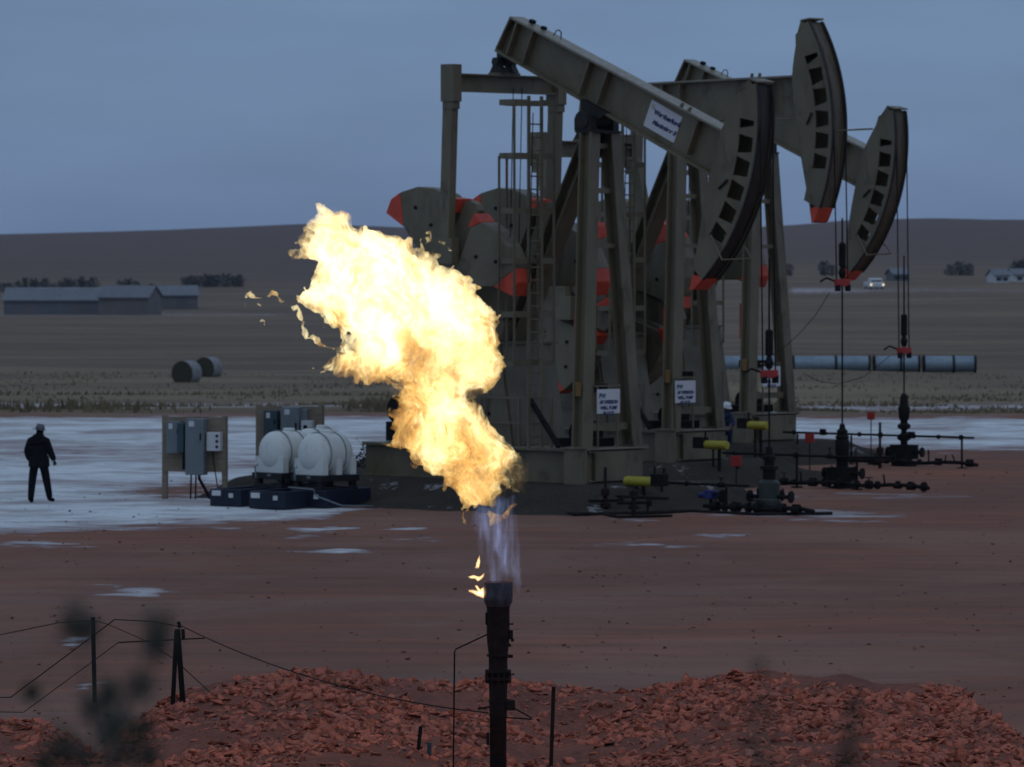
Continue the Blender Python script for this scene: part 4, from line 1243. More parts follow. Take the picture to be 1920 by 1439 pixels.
def barn(x0, x1, ytop, yeave, ybase, Y, depth, label, wall, roof, rz=0, gable_right=True):
    s = F / Y
    a = (x0 - 960) / s; b = (x1 - 960) / s
    zb = HC - (ybase - HY) / s; ze = HC - (yeave - HY) / s; zt = HC - (ytop - HY) / s
    zg = min(zb, ground((a + b) / 2, Y)) - 0.5
    root = thing('barn', ((a + b) / 2, Y, zg), label, 'barn', rz=rz, group='farm buildings below the hill')
    wd = b - a; he = ze - zg; ht = zt - zg
    m = MB()
    m.prism([(-depth / 2, 0), (depth / 2, 0), (depth / 2, he), (0, ht), (-depth / 2, he)], -wd / 2, wd / 2, fn=lambda p: Vector((p.y, p.x, p.z)))
    m.build('wall', wall, root)
    m = MB()
    for sg in (-1, 1):
        m.prism([(sg * (depth / 2 + .5), he - .35), (0, ht + .02), (0, ht + .2), (sg * (depth / 2 + .5), he - .15)], -wd / 2 - .4, wd / 2 + .4, fn=lambda p: Vector((p.y, p.x, p.z)))
    m.build('roof', roof, root)
    m = MB()
    for k in range(3):
        x = -wd / 2 + wd * (k + .5) / 3
        m.box(x - 1.2, x + 1.2, -depth / 2 - .06, -depth / 2 - .003, 0.5, he * .7)
    m.build('door', M['barn_tan'], root)
    return root
barn(14, 292, 541, 561, 585, 1067, 16, 'long low grey barn at left edge with snow on its ridge', M['barn_wall'], M['barn_roof'])
barn(196, 292, 537, 556, 584, 1050, 10, 'tan gabled barn attached at the right end of the long barn', M['barn_tan'], M['barn_roof'], rz=R(-12))
barn(284, 368, 537, 552, 572, 1120, 14, 'smaller pale barn just right of the tan gabled one', M['barn_wall'], M['barn_roof'], rz=R(6))
m = MB(); m.box(-9, 9, -.6, .6, 0, .35); o = m.build('roof_snow', M['barn_snow'], None); o.location = P(150, 543, 1066.5); tag(o, 'strip of snow on the ridge of the long barn', 'snow')

def house(px0, px1, yt, yb, Y, label, colm):
    s = F / Y
    a, b = (px0 - 960) / s, (px1 - 960) / s
    zb = ground((a + b) / 2, Y) - .3; zt = HC - (yt - HY) / s
    root = thing('house', ((a + b) / 2, Y, zb), label, 'house', rz=R(8), group='small houses below the hill')
    h = max(zt - zb, 2.6); wd = b - a
    m = MB(); m.prism([(-3.5, 0), (3.5, 0), (3.5, h * .62), (0, h), (-3.5, h * .62)], -wd / 2, wd / 2, fn=lambda p: Vector((p.y, p.x, p.z))); m.build('wall', colm, root)
    m = MB()
    for sg in (-1, 1):
        m.prism([(sg * 3.9, h * .55), (0, h + .02), (0, h + .2), (sg * 3.9, h * .55 + .2)], -wd / 2 - .3, wd / 2 + .3, fn=lambda p: Vector((p.y, p.x, p.z)))
    m.build('roof', M['barn_roof'], root)
    for k in (-.25, .2):
        m = MB(); m.box(wd * k - .5, wd * k + .5, -3.56, -3.503, h * .2, h * .45); m.build('window', M['glass'], root)
house(1858, 1885, 527, 541, 980, 'small white house left in the pair near the right edge', M['white'])
house(1893, 1935, 525, 541, 990, 'wide white house cut off at the right edge', M['white'])
house(1668, 1698, 515, 540, 1000, 'blue grey house right behind the truck with lights', M['barn_wall'])

# truck with lit headlamps
Yt = 905; s = F / Yt
x = (1640 - 960) / s; zg = ground(x, Yt)
tr = thing('truck', (x, Yt, zg - .2), 'pale truck facing the camera with both headlamps lit, far below the hill', 'truck', rz=R(6))
m = MB(); m.prism([(-2.5, .5), (5, .5), (5, 1.4), (1, 1.4), (.4, 2.1), (-1.2, 2.1), (-1.7, 1.35), (-2.5, 1.25)], -1.1, 1.1, fn=lambda p: Vector((p.y, p.x, p.z))); m.build('body', M['white'], tr, bevel=.08)
m = MB(); m.prism([(-1.62, 1.42), (-1.16, 2.0), (-1.22, 2.02), (-1.68, 1.45)], -.95, .95, fn=lambda p: Vector((p.y, p.x, p.z))); m.build('windscreen', M['glass'], tr)
for sx in (-1, 1):
    m = MB(); m.lathe([(0.02, 0), (.16, .01), (.16, .06), (.02, .07)], (sx * 1.1, -2.56, .95), 12, axis=Matrix.Rotation(R(90), 3, 'X')); m.build('headlight', M['headlight'], tr)
for sx in (-1, 1):
    for yy in (-1.6, 3.2):
        m = MB(); m.tube([(sx * .85, yy, .45), (sx * 1.1, yy, .45)], .45, 14); m.build('wheel', M['dark'], tr)

# ------------------------------------------------------------------ far trees
def tree_mesh(h, w_, seed, bare=False):
    r3 = random.Random(seed)
    tk_ = MB()
    tk_.tube([(0, 0, -1), (.1, 0, h * .3), (0, .1, h * .7)], [h * .03, h * .022, h * .008], 6)
    for k in range(9):
        a = r3.uniform(0, 6.28); z0 = h * r3.uniform(.15, .6); L = w_ * r3.uniform(.3, .55)
        tk_.tube([(0, 0, z0), (math.cos(a) * L * .5, math.sin(a) * L * .5, z0 + L * .35), (math.cos(a) * L, math.sin(a) * L, z0 + L * .8)], [h * .012, h * .008, h * .003], 4)
    cr_ = MB()
    N = 260 if bare else 620
    for k in range(N):
        a = r3.uniform(0, 6.28); q = r3.random() ** .5; zz_ = r3.uniform(.12, 1)
        env = math.sin(min(1, zz_ * 1.15) * math.pi * .86) ** .6
        lump = 1 + .25 * math.sin(a * 3 + seed) + .2 * math.sin(zz_ * 9 + seed)
        c = Vector((math.cos(a) * q * w_ / 2 * env * lump, math.sin(a) * q * w_ / 2 * env * lump, zz_ * h * (.92 + .08 * math.sin(a * 2))))
        s_ = h * r3.uniform(.02, .05)
        d1 = Vector((r3.uniform(-1, 1), r3.uniform(-1, 1), r3.uniform(-1, 1))).normalized() * s_
        d2 = d1.cross(Vector((r3.uniform(-1, 1), r3.uniform(-1, 1), r3.uniform(-1, 1)))).normalized() * s_ * .8
        cr_.add([c - d1, c + d2, c + d1, c - d2], [(0, 1, 2, 3)])
    return tk_, cr_
protos = []
def far_tree(px, py, Y, h, w_, seed, label):
    x = (px - 960) / F * Y
    root = thing('far_tree', (x, Y, ground(x, Y) - .3), label, 'tree', rz=seed, group='dark trees below the hill')
    a, b = tree_mesh(h, w_, seed)
    a.build('trunk', M['bark'], root); b.build('crown', M['needle'], root)
for k in range(15):
    px = -5 + k * 13 + rnd.uniform(-3, 3)
    far_tree(px, 535, 1300 + rnd.uniform(-20, 20), rnd.uniform(2.8, 4.4), rnd.uniform(2.4, 3.4), k + 1, 'dark tree in the long shelterbelt row behind the long barn, %s' % ('taller than its neighbours' if k % 2 else 'lower than its neighbours'))
for k, (px, h) in enumerate(((226, 3.4), (240, 3.9), (255, 3.2), (283, 2.5))):
    far_tree(px, 535, 1290, h, 3.0, 30 + k, 'dark tree in the short group above the tan gabled barn' if k < 3 else 'single low dark tree right of the short group above the tan barn')
for k in range(9):
    far_tree(345 + k * 13 + rnd.uniform(-4, 4), 530, 1330, rnd.uniform(3.0, 4.2), 3.6, 50 + k, 'dark tree in the row between the pale barn and the flame')
for k, (px, h) in enumerate(((1478, 3.0), (1545, 3.6), (1560, 2.8), (1600, 2.6), (1782, 3.0), (1800, 3.6), (1817, 3.2), (1905, 3.8), (1918, 4.2))):
    far_tree(px, 530, 1080, h, 3.0, 70 + k, ['bare dark tree just right of the pump jack leg', 'dark tree behind the raised carrier bar', 'dark tree just right of the raised carrier bar', 'low dark tree left of the truck', 'left of three dark trees right of the truck', 'middle and tallest of three dark trees right of the truck', 'right of three dark trees right of the truck', 'dark tree behind the white houses at the right edge', 'tallest dark tree cut off at the right edge'][k])

def bush(px, Y, h, w_, seed, label):
    x = (px - 960) / F * Y
    root = thing('bush', (x, Y, 0), label, 'bush', rz=seed)
    a, b = tree_mesh(h, w_, seed)
    a.build('branches', M['bark'], root); b.build('foliage', M['needle'], root)
bush(705, 127.0, 1.15, 1.5, 91, 'dark scrubby bush on the snow between white tanks and flame')
# ------------------------------------------------------------------ dry grass
def grass_mat():
    b = NB('dry_grass')
    pos = b.n('ShaderNodeNewGeometry').outputs['Position']
    n1 = b.noise(pos, 0.12, 4, .6); n2 = b.noise(pos, 1.5, 3)
    c = b.mix(b.rng(n1, .4, .6), (0.20, 0.155, 0.09), (0.09, 0.075, 0.045))
    c = b.mix(b.rng(n2, .4, .7, 0, .6), c, (0.25, 0.20, 0.12))
    p = b.n('ShaderNodeBsdfPrincipled', {'Base Color': c, 'Roughness': .95, 'Specular IOR Level': 0.1})
    b.n('ShaderNodeOutputMaterial', {0: p.outputs[0]})
    return b.m
rs = np.random.RandomState(5)
nb = 30000
Yb = np.concatenate([rs.uniform(186, 215, nb // 2), 200 + 180 * rs.rand(nb // 2) ** 1.6])
Xb = rs.uniform(-0.13, 0.13, nb) * Yb
cl = vnoise3(Xb * .25 + 40, Yb * .12 + 40, Xb * 0, 21) + .5
keep = rs.rand(nb) < sstep(.35, .62, cl)
Xb, Yb = Xb[keep], Yb[keep]; nb = len(Xb)
Zb = ground_np(Xb, Yb) - .05 + (Yb > 190) * vnoise3(Xb * 0.05 + 50, Yb * 0.05 + 50, Xb * 0, 5) * 0.5
hb = rs.uniform(.06, .22, nb) * (0.5 + cl[keep]) * np.where((Yb < 200) & (Xb < -1), 2.2, 1.0)
wb_ = rs.uniform(.04, .12, nb)
an = rs.uniform(0, math.pi, nb); lx = rs.uniform(-.15, .15, nb)
v = np.zeros((nb, 3, 3))
v[:, 0] = np.stack([Xb - wb_ * np.cos(an), Yb - wb_ * np.sin(an), Zb], 1)
v[:, 1] = np.stack([Xb + wb_ * np.cos(an), Yb + wb_ * np.sin(an), Zb], 1)
v[:, 2] = np.stack([Xb + lx, Yb, Zb + hb], 1)
me = bpy.data.meshes.new('dry_grass')
me.from_pydata(v.reshape(-1, 3).tolist(), [], np.arange(nb * 3).reshape(-1, 3).tolist())
me.materials.append(grass_mat())
go = bpy.data.objects.new('dry_grass', me); COL.objects.link(go)
tag(go, 'dry brown grass tufts growing over the field past the pad', 'grass', kind='stuff')

# ------------------------------------------------------------------ rubble berm in front
M['scoria'] = gravel_mat('red_scoria', (0.16, 0.07, 0.05), (0.10, 0.05, 0.04), (0.22, 0.10, 0.07))
def plain_scoria():
    b = NB('red_rubble')
    pos = b.n('ShaderNodeNewGeometry').outputs['Position']
    rndm = b.n('ShaderNodeObjectInfo').outputs['Random']
    n1 = b.noise(pos, 0.5, 4, .6); n2 = b.noise(pos, 7, 6, .7); n3 = b.noise(pos, 40, 3)
    c = b.mix(b.rng(n1, .4, .62), (0.58, 0.165, 0.098), (0.43, 0.132, 0.082))
    c = b.mix(b.rng(n2, .42, .68), c, (0.23, 0.085, 0.062))
    c = b.mix(b.rng(n2, .56, .70, 0, .9), c, (0.60, 0.25, 0.175))
    p = b.n('ShaderNodeBsdfPrincipled', {'Base Color': c, 'Roughness': .9, 'Specular IOR Level': 0.15})
    bn = b.n('ShaderNodeBump', {'Strength': .6, 'Distance': .012, 'Height': n3})
    b.t.links.new(bn.outputs[0], p.inputs['Normal'])
    b.n('ShaderNodeOutputMaterial', {0: p.outputs[0]})
    return b.m
M['rubble'] = plain_scoria()
CX = np.array([-100, 90, 180, 230, 290, 350, 430, 560, 700, 850, 960, 1050, 1180, 1280, 1400, 1500, 1560, 1680, 1780, 1840, 1900, 1960, 2100])
CZ = np.array([-.1, -.1, .05, .28, .60, .78, .97, 1.04, 1.0, .98, .93, .84, .85, .95, 1.02, .97, 1.0, .95, .89, .62, .35, .0, -.1])
def berm_np(X, Y):
    yc = 59.0 + 0.35 * np.sin(X * 1.1) + .2 * np.sin(X * 2.7 + 1)
    px = X * F / 59.0 + 960
    # right flank pushes forward as it drops, left flank runs toward the tripod
    ch = np.interp(px, CX, CZ)
    fr = (yc - Y)
    front = 1 - 0.10 * np.clip(fr / 8, 0, 1) - sstep(9, 14, fr) * 1.1
    hollow = 0.20 * np.exp(-(((X - .4) / 1.1) ** 2)) * sstep(.8, 2.5, fr)
    back = 1 - np.clip(-fr / 1.5, 0, 1.2)
    z = ch * np.where(fr > 0, front, back) - hollow
    z2 = .86 * np.exp(-(((X + 5.35) / 1.0) ** 4)) * (1 - sstep(0, 1.2, Y - 54.6)) * (1 - sstep(4, 8, 54.6 - Y))
    z3 = .62 * np.exp(-(((X + 3.6) / 1.5) ** 4)) * (1 - sstep(0, 1.2, Y - 54.0)) * (1 - sstep(3, 8, 54.0 - Y))
    z = np.maximum(np.maximum(z, z2), z3)
    z = z + vnoise3(X * 1.6 + 30, Y * 1.2 + 30, X * 0, 31) * .13 * sstep(0.02, .4, z) + vnoise3(X * 5 + 30, Y * 4 + 30, X * 0, 32) * .06 * sstep(0.02, .4, z)
    return np.where(z < 0.03, -0.12, z)
xs = np.linspace(-7.2, 7.6, 420); ys = np.linspace(42, 62, 330)
Yq, Xq = np.meshgrid(ys, xs, indexing='ij')
M['soil'] = gravel_mat('red_scoria_soil_shaded', (0.27, 0.098, 0.068), (0.17, 0.068, 0.050), (0.36, 0.14, 0.095))  # darker than the shards: shade between stones is put into the colour
M['soil'].node_tree.nodes
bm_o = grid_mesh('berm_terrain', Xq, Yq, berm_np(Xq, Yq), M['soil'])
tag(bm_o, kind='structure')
# shards
rs = np.random.RandomState(11)
N = 80000
X = rs.uniform(-6.4, 6.8, N); Y = 47.8 + 13.2 * rs.rand(N) ** .85
zb_ = berm_np(X, Y)
sz = 0.009 + 0.085 * rs.rand(N) ** 6.0
dens = vnoise3(X * .9 + 15, Y * .6 + 15, X * 0, 41) + .5
ok = (zb_ > .12) & (rs.rand(N) < sstep(.05, .55, dens) * (1 - .6 * np.exp(-((X - .45) / .55) ** 2)))
X, Y, zb_, sz = X[ok], Y[ok], zb_[ok], sz[ok]
N = len(X)
th = rs.uniform(0, 6.28, N); tx = rs.normal(0, .6, N); ty = rs.normal(0, .5, N)
tmpl = np.array([[-1, -.7, -.25], [.6, -1, -.3], [1, .5, -.2], [-.5, .9, -.28], [-.7, -.5, .25], [.5, -.6, .3], [.7, .4, .2], [-.3, .6, .32]])
vv = tmpl[None] + rs.normal(0, .15, (N, 8, 3))
vv = vv * np.stack([sz, sz * rs.uniform(.5, 1, N), sz * rs.uniform(.3, .8, N)], 1)[:, None, :]
def rotm(v, a, i, j):
    c, s2 = np.cos(a)[:, None], np.sin(a)[:, None]
    r_ = v.copy(); r_[:, :, i] = c * v[:, :, i] - s2 * v[:, :, j]; r_[:, :, j] = s2 * v[:, :, i] + c * v[:, :, j]
    return r_
vv = rotm(rotm(rotm(vv, th, 0, 1), tx, 1, 2), ty, 0, 2)
vv[:, :, 0] += X[:, None]; vv[:, :, 1] += Y[:, None]; vv[:, :, 2] += (zb_ + sz * .12)[:, None]
fc = np.array([[0, 3, 2, 1], [4, 5, 6, 7], [0, 1, 5, 4], [1, 2, 6, 5], [2, 3, 7, 6], [3, 0, 4, 7]])
ff = (fc[None] + (np.arange(N) * 8)[:, None, None]).reshape(-1, 4)
me = bpy.data.meshes.new('rubble')
me.vertices.add(N * 8); me.vertices.foreach_set('co', vv.reshape(-1).astype(np.float32))
me.loops.add(len(ff) * 4); me.loops.foreach_set('vertex_index', ff.astype(np.int32).ravel())
me.polygons.add(len(ff)); me.polygons.foreach_set('loop_start', np.arange(0, len(ff) * 4, 4, dtype=np.int32))
me.update(); me.validate()
me.materials.append(M['rubble'])
ro_ = bpy.data.objects.new('rubble', me); COL.objects.link(ro_)
tag(ro_, 'broken red scoria shards covering the berm', 'rubble', kind='stuff')
# pad pebbles
N = 2200
X = rs.uniform(-.11, .11, N); Y = 61 + 75 * rs.rand(N) ** 1.1; X = X * Y
sz = 0.010 + 0.030 * rs.rand(N) ** 5
th = rs.uniform(0, 6.28, N)
vv = tmpl[None] + rs.normal(0, .2, (N, 8, 3)); vv = vv * sz[:, None, None]; vv = rotm(vv, th, 0, 1)
vv[:, :, 0] += X[:, None]; vv[:, :, 1] += Y[:, None]; vv[:, :, 2] += .01
ff = (fc[None] + (np.arange(N) * 8)[:, None, None]).reshape(-1, 4)
me = bpy.data.meshes.new('pebbles')
me.from_pydata(vv.reshape(-1, 3).tolist(), [], ff.tolist()); me.materials.append(M['scoria'])
o = bpy.data.objects.new('pebbles', me); COL.objects.link(o)
tag(o, 'loose dark pebbles scattered over the worn red pad', 'pebbles', kind='stuff')

def berm(x, y):
    return float(berm_np(np.array([float(x)]), np.array([float(y)]))[0])

# ------------------------------------------------------------------ flare stack
YF = 50.0; sF = F / YF
fx = (934 - 960) / sF
def fz(py): return HC - (py - HY) / sF
fbase = 0.2
fl = thing('flare_stack', (fx, YF, fbase), 'dark rusty flare stack pipe with open top feeding the flame', 'flare stack')
def L(py): return fz(py) - fbase
m = MB()
m.lathe([(.082, -.3), (.082, L(1345)), (.086, L(1344)), (.086, L(1335)), (.088, L(1300)), (.092, L(1285)), (.092, L(1240)), (.095, L(1226)), (.108, L(1205)), (.112, L(1190)), (.112, L(1140)), (.118, L(1137))], n=28)
m.build('pipe', M['rust'], fl, smooth=True)
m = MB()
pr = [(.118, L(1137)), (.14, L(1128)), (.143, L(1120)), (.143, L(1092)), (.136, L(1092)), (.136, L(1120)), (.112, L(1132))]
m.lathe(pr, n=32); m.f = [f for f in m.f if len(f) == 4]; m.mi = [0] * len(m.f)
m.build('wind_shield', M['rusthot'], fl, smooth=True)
m = MB(); m.tube([(.14 * math.cos(q), .14 * math.sin(q), L(1091)) for q in np.linspace(0, 6.283, 28)], .004, 5); m.build('mouth_ring', M['mouth'], fl)
m = MB()
for py, r_, h_ in ((1231, .112, .02), (1261, .125, .025), (1275, .13, .03), (1316, .098, .01)):
    m.lathe([(r_, L(py)), (r_, L(py) + h_)], n=24)
for k in range(12):
    q = 2 * math.pi * k / 12
    m.tube([(.115 * math.cos(q), .115 * math.sin(q), L(1281)), (.115 * math.cos(q), .115 * math.sin(q), L(1256))], .012, 6)
m.build('flange', M['rust'], fl)
m = MB()
m.cbox((.125, -.02, L(1190)), (.04, .05, .09)); m.cbox((.14, -.02, L(1200)), (.03, .04, .03)); m.cbox((.12, -.03, L(1170)), (.06, .02, .015))
m.cbox((-.115, -.02, L(1160)), (.02, .04, .12)); m.cbox((.11, 0, L(1210)), (.03, .03, .03)); m.cbox((.12, 0, L(1231)), (.05, .04, .03))
m.cbox((.12, -.02, L(1322)), (.09, .08, .10)); m.cbox((-.10, -.02, L(1385)), (.03, .06, .12)); m.tube([(-.08, -.05, L(1325)), (-.2, -.08, L(1328))], .012, 6)
m.build('bracket', M['rust'], fl, bevel=.006)
m = MB()
m.tube([(-.11, -.02, L(1190)), (-.415, -.05, L(1217)), (-.425, -.05, L(1222)), (-.445, -.05, -.1)], .008, 6)
m.build('ignition_line', M['dark'], fl)
m = MB()
m.tube([(.10, -.03, L(1322)), (.33, -.05, L(1346)), (.325, -.05, L(1348)), (0.08, -.04, L(1345))], .008, 6)
m.build('bracket_rod', M['dark'], fl)

# tripod, posts, wires
YT = 58.6; sT = F / YT
def TP(px, py, Y=YT): return P(px, py, Y)
tb_ = thing('tripod_post', (TP(335, 1330).x, YT, TP(335, 1330).z), 'black two legged steel post on the left end of the rubble berm', 'post')
o0 = Vector(tb_.location)
m = MB(); m.bar(TP(331, 1182) - o0, TP(323, 1340) - o0, .05, .05); m.build('leg', M['dark'], tb_)
m = MB(); m.bar(TP(333, 1180) - o0, TP(344, 1332) - o0, .06, .06); m.build('leg', M['dark'], tb_)
m = MB(); m.tube([TP(343, 1180) - o0, TP(344, 1200) - o0], .022, 8); m.tube([TP(335, 1166) - o0, TP(337, 1178) - o0], .02, 6); m.build('insulator', M['dark'], tb_)
m = MB(); m.tube([TP(223, 1205) - o0, TP(325, 1200) - o0, TP(384, 1197) - o0], .008, 6); m.build('cross_rod', M['dark'], tb_)
def post(px0, py0, px1, py1, Y, wd, label, mat='dark'):
    a = P(px0, py0, Y); b = P(px1, py1, Y)
    root_z = b.z
    m = MB(); m.bar(a, b, wd, wd * .35, (1, 0, 0)); m.bar(a + Vector((0, wd * .3, 0)), b + Vector((0, wd * .3, 0)), wd * .3, wd * .6, (1, 0, 0))
    o = m.build('steel_post', M[mat], None)
    return tag(o, label, 'post', group='thin steel posts in the foreground')
post(174, 1158, 178, 1318, 66.0, .055, 'black steel post standing alone at far left behind the berm')
post(1038, 1288, 1032, 1470, 52.5, .040, 'tall thin steel post just right of the flare stack', 'rust')
post(789, 1362, 777, 1470, 51.5, .038, 'leaning dark stake, tallest of three left of the flare')
post(757, 1405, 754, 1480, 51.0, .045, 'leftmost and shortest of three stakes left of the flare', 'cabinet2')
post(805, 1393, 802, 1480, 51.0, .045, 'upright stake nearest the flare of the three on its left', 'cabinet2')
def gwire(pts, label, r=.006, mat='dark'):
    m = MB(); m.tube(pts, r, 6)
    return tag(m.build('guy_wire', M[mat], None), label, 'wire', group='guy wires at the flare')
def sag(a, b, n, s_):
    return [a.lerp(b, k / n) - Vector((0, 0, s_ * 4 * (k / n) * (1 - k / n))) for k in range(n + 1)]
gwire(sag(TP(340, 1174), P(915, 1337, 50.0), 16, .16), 'sagging cable from the two legged post to the flare stack', .007)
gwire([P(-20, 1308, 62), P(20, 1308, 62), P(215, 1162, 61), P(290, 1166, 60), TP(335, 1175)], 'bent rod from the two legged post down to the far left', .007, 'rust')
gwire([P(-20, 1335, 60), P(44, 1336, 60), TP(222, 1205)], 'lower bent rod running down to the left edge', .005)
gwire([P(-30, 1197, 67), P(110, 1168, 66.5), P(176, 1164, 66), P(200, 1170, 64), P(265, 1198, 61), P(325, 1235, 59), P(480, 1378, 56)], 'long wire over the lone post, crossing behind the two legged post', .006)

# ------------------------------------------------------------------ flame
def poly_sdf(px, pz, poly):
    """signed distance, positive inside"""
    d = np.full(px.shape, 1e9); inside = np.zeros(px.shape, bool)
    n = len(poly)
    for i in range(n):
        x0, z0 = poly[i]; x1, z1 = poly[(i + 1) % n]
        ex, ez = x1 - x0, z1 - z0
        wx, wz = px - x0, pz - z0
        tt = np.clip((wx * ex + wz * ez) / (ex * ex + ez * ez + 1e-12), 0, 1)
        d = np.minimum(d, (wx - ex * tt) ** 2 + (wz - ez * tt) ** 2)
        cond = ((z0 > pz) != (z1 > pz)) & (px < (x1 - x0) * (pz - z0) / (z1 - z0 + 1e-12) + x0)
        inside ^= cond
    d = np.sqrt(d)
    return np.where(inside, d, -d)

def surface_nets(f, x0, y0, z0, h):
    s = f > 0
    nx, ny, nz_ = f.shape
    c = np.zeros((nx - 1, ny - 1, nz_ - 1), np.int8)
    for i in (0, 1):
        for j in (0, 1):
            for k in (0, 1):
                c += s[i:nx - 1 + i, j:ny - 1 + j, k:nz_ - 1 + k]
    act = (c > 0) & (c < 8)
    idx = np.full(act.shape, -1, np.int64)
    cells = np.argwhere(act)
    idx[act] = np.arange(len(cells))
    acc = np.zeros((len(cells), 3)); cnt = np.zeros(len(cells))
    cx, cy, cz = cells.T
    E_ = []
    for i in (0, 1):
        for j in (0, 1):
            E_ += [((0, i, j), (1, i, j)), ((i, 0, j), (i, 1, j)), ((i, j, 0), (i, j, 1))]
    for a, b in E_:
        fa = f[cx + a[0], cy + a[1], cz + a[2]]; fb = f[cx + b[0], cy + b[1], cz + b[2]]
        cr_ = (fa > 0) != (fb > 0)
        tt = np.where(cr_, fa / (fa - fb + 1e-20), 0)
        for q in range(3):
            acc[:, q] += np.where(cr_, a[q] + (b[q] - a[q]) * tt, 0)
        cnt += cr_
    vs = (cells + acc / np.maximum(cnt, 1)[:, None]) * h + np.array([x0, y0, z0])
    faces = []
    for ax in range(3):
        sl0 = [slice(None)] * 3; sl1 = [slice(None)] * 3
        sl0[ax] = slice(0, -1); sl1[ax] = slice(1, None)
        ch = np.argwhere(s[tuple(sl0)] != s[tuple(sl1)])
        o1, o2 = [q for q in range(3) if q != ax]
        mk = (ch[:, o1] > 0) & (ch[:, o2] > 0) & (ch[:, o1] < f.shape[o1] - 1) & (ch[:, o2] < f.shape[o2] - 1)
        ch = ch[mk]
        def cell(d1, d2):
            q = ch.copy(); q[:, o1] += d1; q[:, o2] += d2
            return idx[q[:, 0], q[:, 1], q[:, 2]]
        a, b, c_, d = cell(-1, -1), cell(0, -1), cell(0, 0), cell(-1, 0)
        sg = s[ch[:, 0], ch[:, 1], ch[:, 2]]
        if ax == 1:
            sg = ~sg
        quad = np.where(sg[:, None], np.stack([a, b, c_, d], 1), np.stack([d, c_, b, a], 1))
        faces.append(quad)
    return vs, np.concatenate(faces)

def fbm(x, y, z, base, octs, seed, gain=.55):
    r_ = 0; a = 1.0
    for k in range(octs):
        r_ = r_ + a * vnoise3(x * base + 13.1 * k + 64, y * base + 7.7 * k + 64, z * base + 64, seed + k)
        a *= gain; base = base * 2.03
    return r_

def to_m(pl):
    return [((p[0] - 960) / sF, fz(p[1])) for p in pl]
MAIN = to_m([(872, 965), (850, 944), (843, 926), (812, 916), (790, 896), (768, 868), (745, 840), (722, 824), (738, 806), (716, 776), (742, 768), (726, 742), (738, 734),
    (712, 736), (690, 724), (655, 712), (625, 700), (598, 688), (588, 678), (612, 680), (633, 668), (618, 655), (640, 645), (645, 625), (618, 606), (603, 585), (575, 572), (556, 568),
    (549, 548), (575, 545), (600, 535), (590, 518), (572, 504), (558, 495), (553, 476), (574, 490), (584, 474), (576, 455), (577, 438), (590, 420), (597, 388), (608, 368), (622, 366), (631, 382), (646, 375), (660, 385), (661, 408),
    (695, 414), (732, 420), (766, 440), (792, 462), (815, 478), (832, 502), (852, 520), (873, 524), (886, 546), (906, 560), (926, 576), (929, 602), (939, 626), (944, 652), (951, 672), (951, 702), (935, 720), (912, 731), (892, 726), (882, 738),
    (905, 765), (922, 776), (936, 791), (957, 806), (976, 821), (986, 842), (985, 870), (991, 890), (985, 912), (968, 926), (950, 912), (940, 925), (930, 948), (905, 962)])
RIB = to_m([(543, 575), (552, 568), (562, 580), (568, 602), (572, 620), (578, 634), (592, 622), (604, 634), (620, 648), (636, 655), (628, 668), (606, 652), (590, 640), (578, 643), (564, 641), (560, 620), (555, 600), (546, 590)])
BITS = [to_m([(sum(q[0] for q in b) / len(b) + (p[0] - sum(q[0] for q in b) / len(b)) * 1.35, sum(q[1] for q in b) / len(b) + (p[1] - sum(q[1] for q in b) / len(b)) * 1.35) for p in b]) for b in (
    [(466, 546), (482, 543), (484, 549), (470, 552)], [(486, 546), (504, 543), (506, 549), (492, 551)], [(505, 545), (516, 545), (530, 562), (524, 566), (512, 556)], [(452, 549), (462, 549), (463, 555), (454, 555)],
    [(443, 562), (450, 562), (457, 578), (452, 580)], [(476, 564), (485, 565), (483, 571), (476, 570)], [(488, 599), (496, 604), (493, 608), (487, 605)],
    [(802, 444), (806, 445), (807, 455), (803, 454)], [(821, 444), (827, 446), (826, 460), (821, 458)], [(817, 472), (834, 470), (836, 478), (822, 477)],
    [(560, 500), (568, 470 + 12), (575, 492), (566, 500)], [(566, 462), (575, 464), (572, 470)],
    [(864, 972), (872, 968), (878, 982), (870, 987)], [(925, 965), (945, 962), (958, 946), (963, 950), (952, 972), (938, 986), (926, 978)],
    [(840, 520), (868, 512), (885, 528), (872, 536), (852, 534)])]
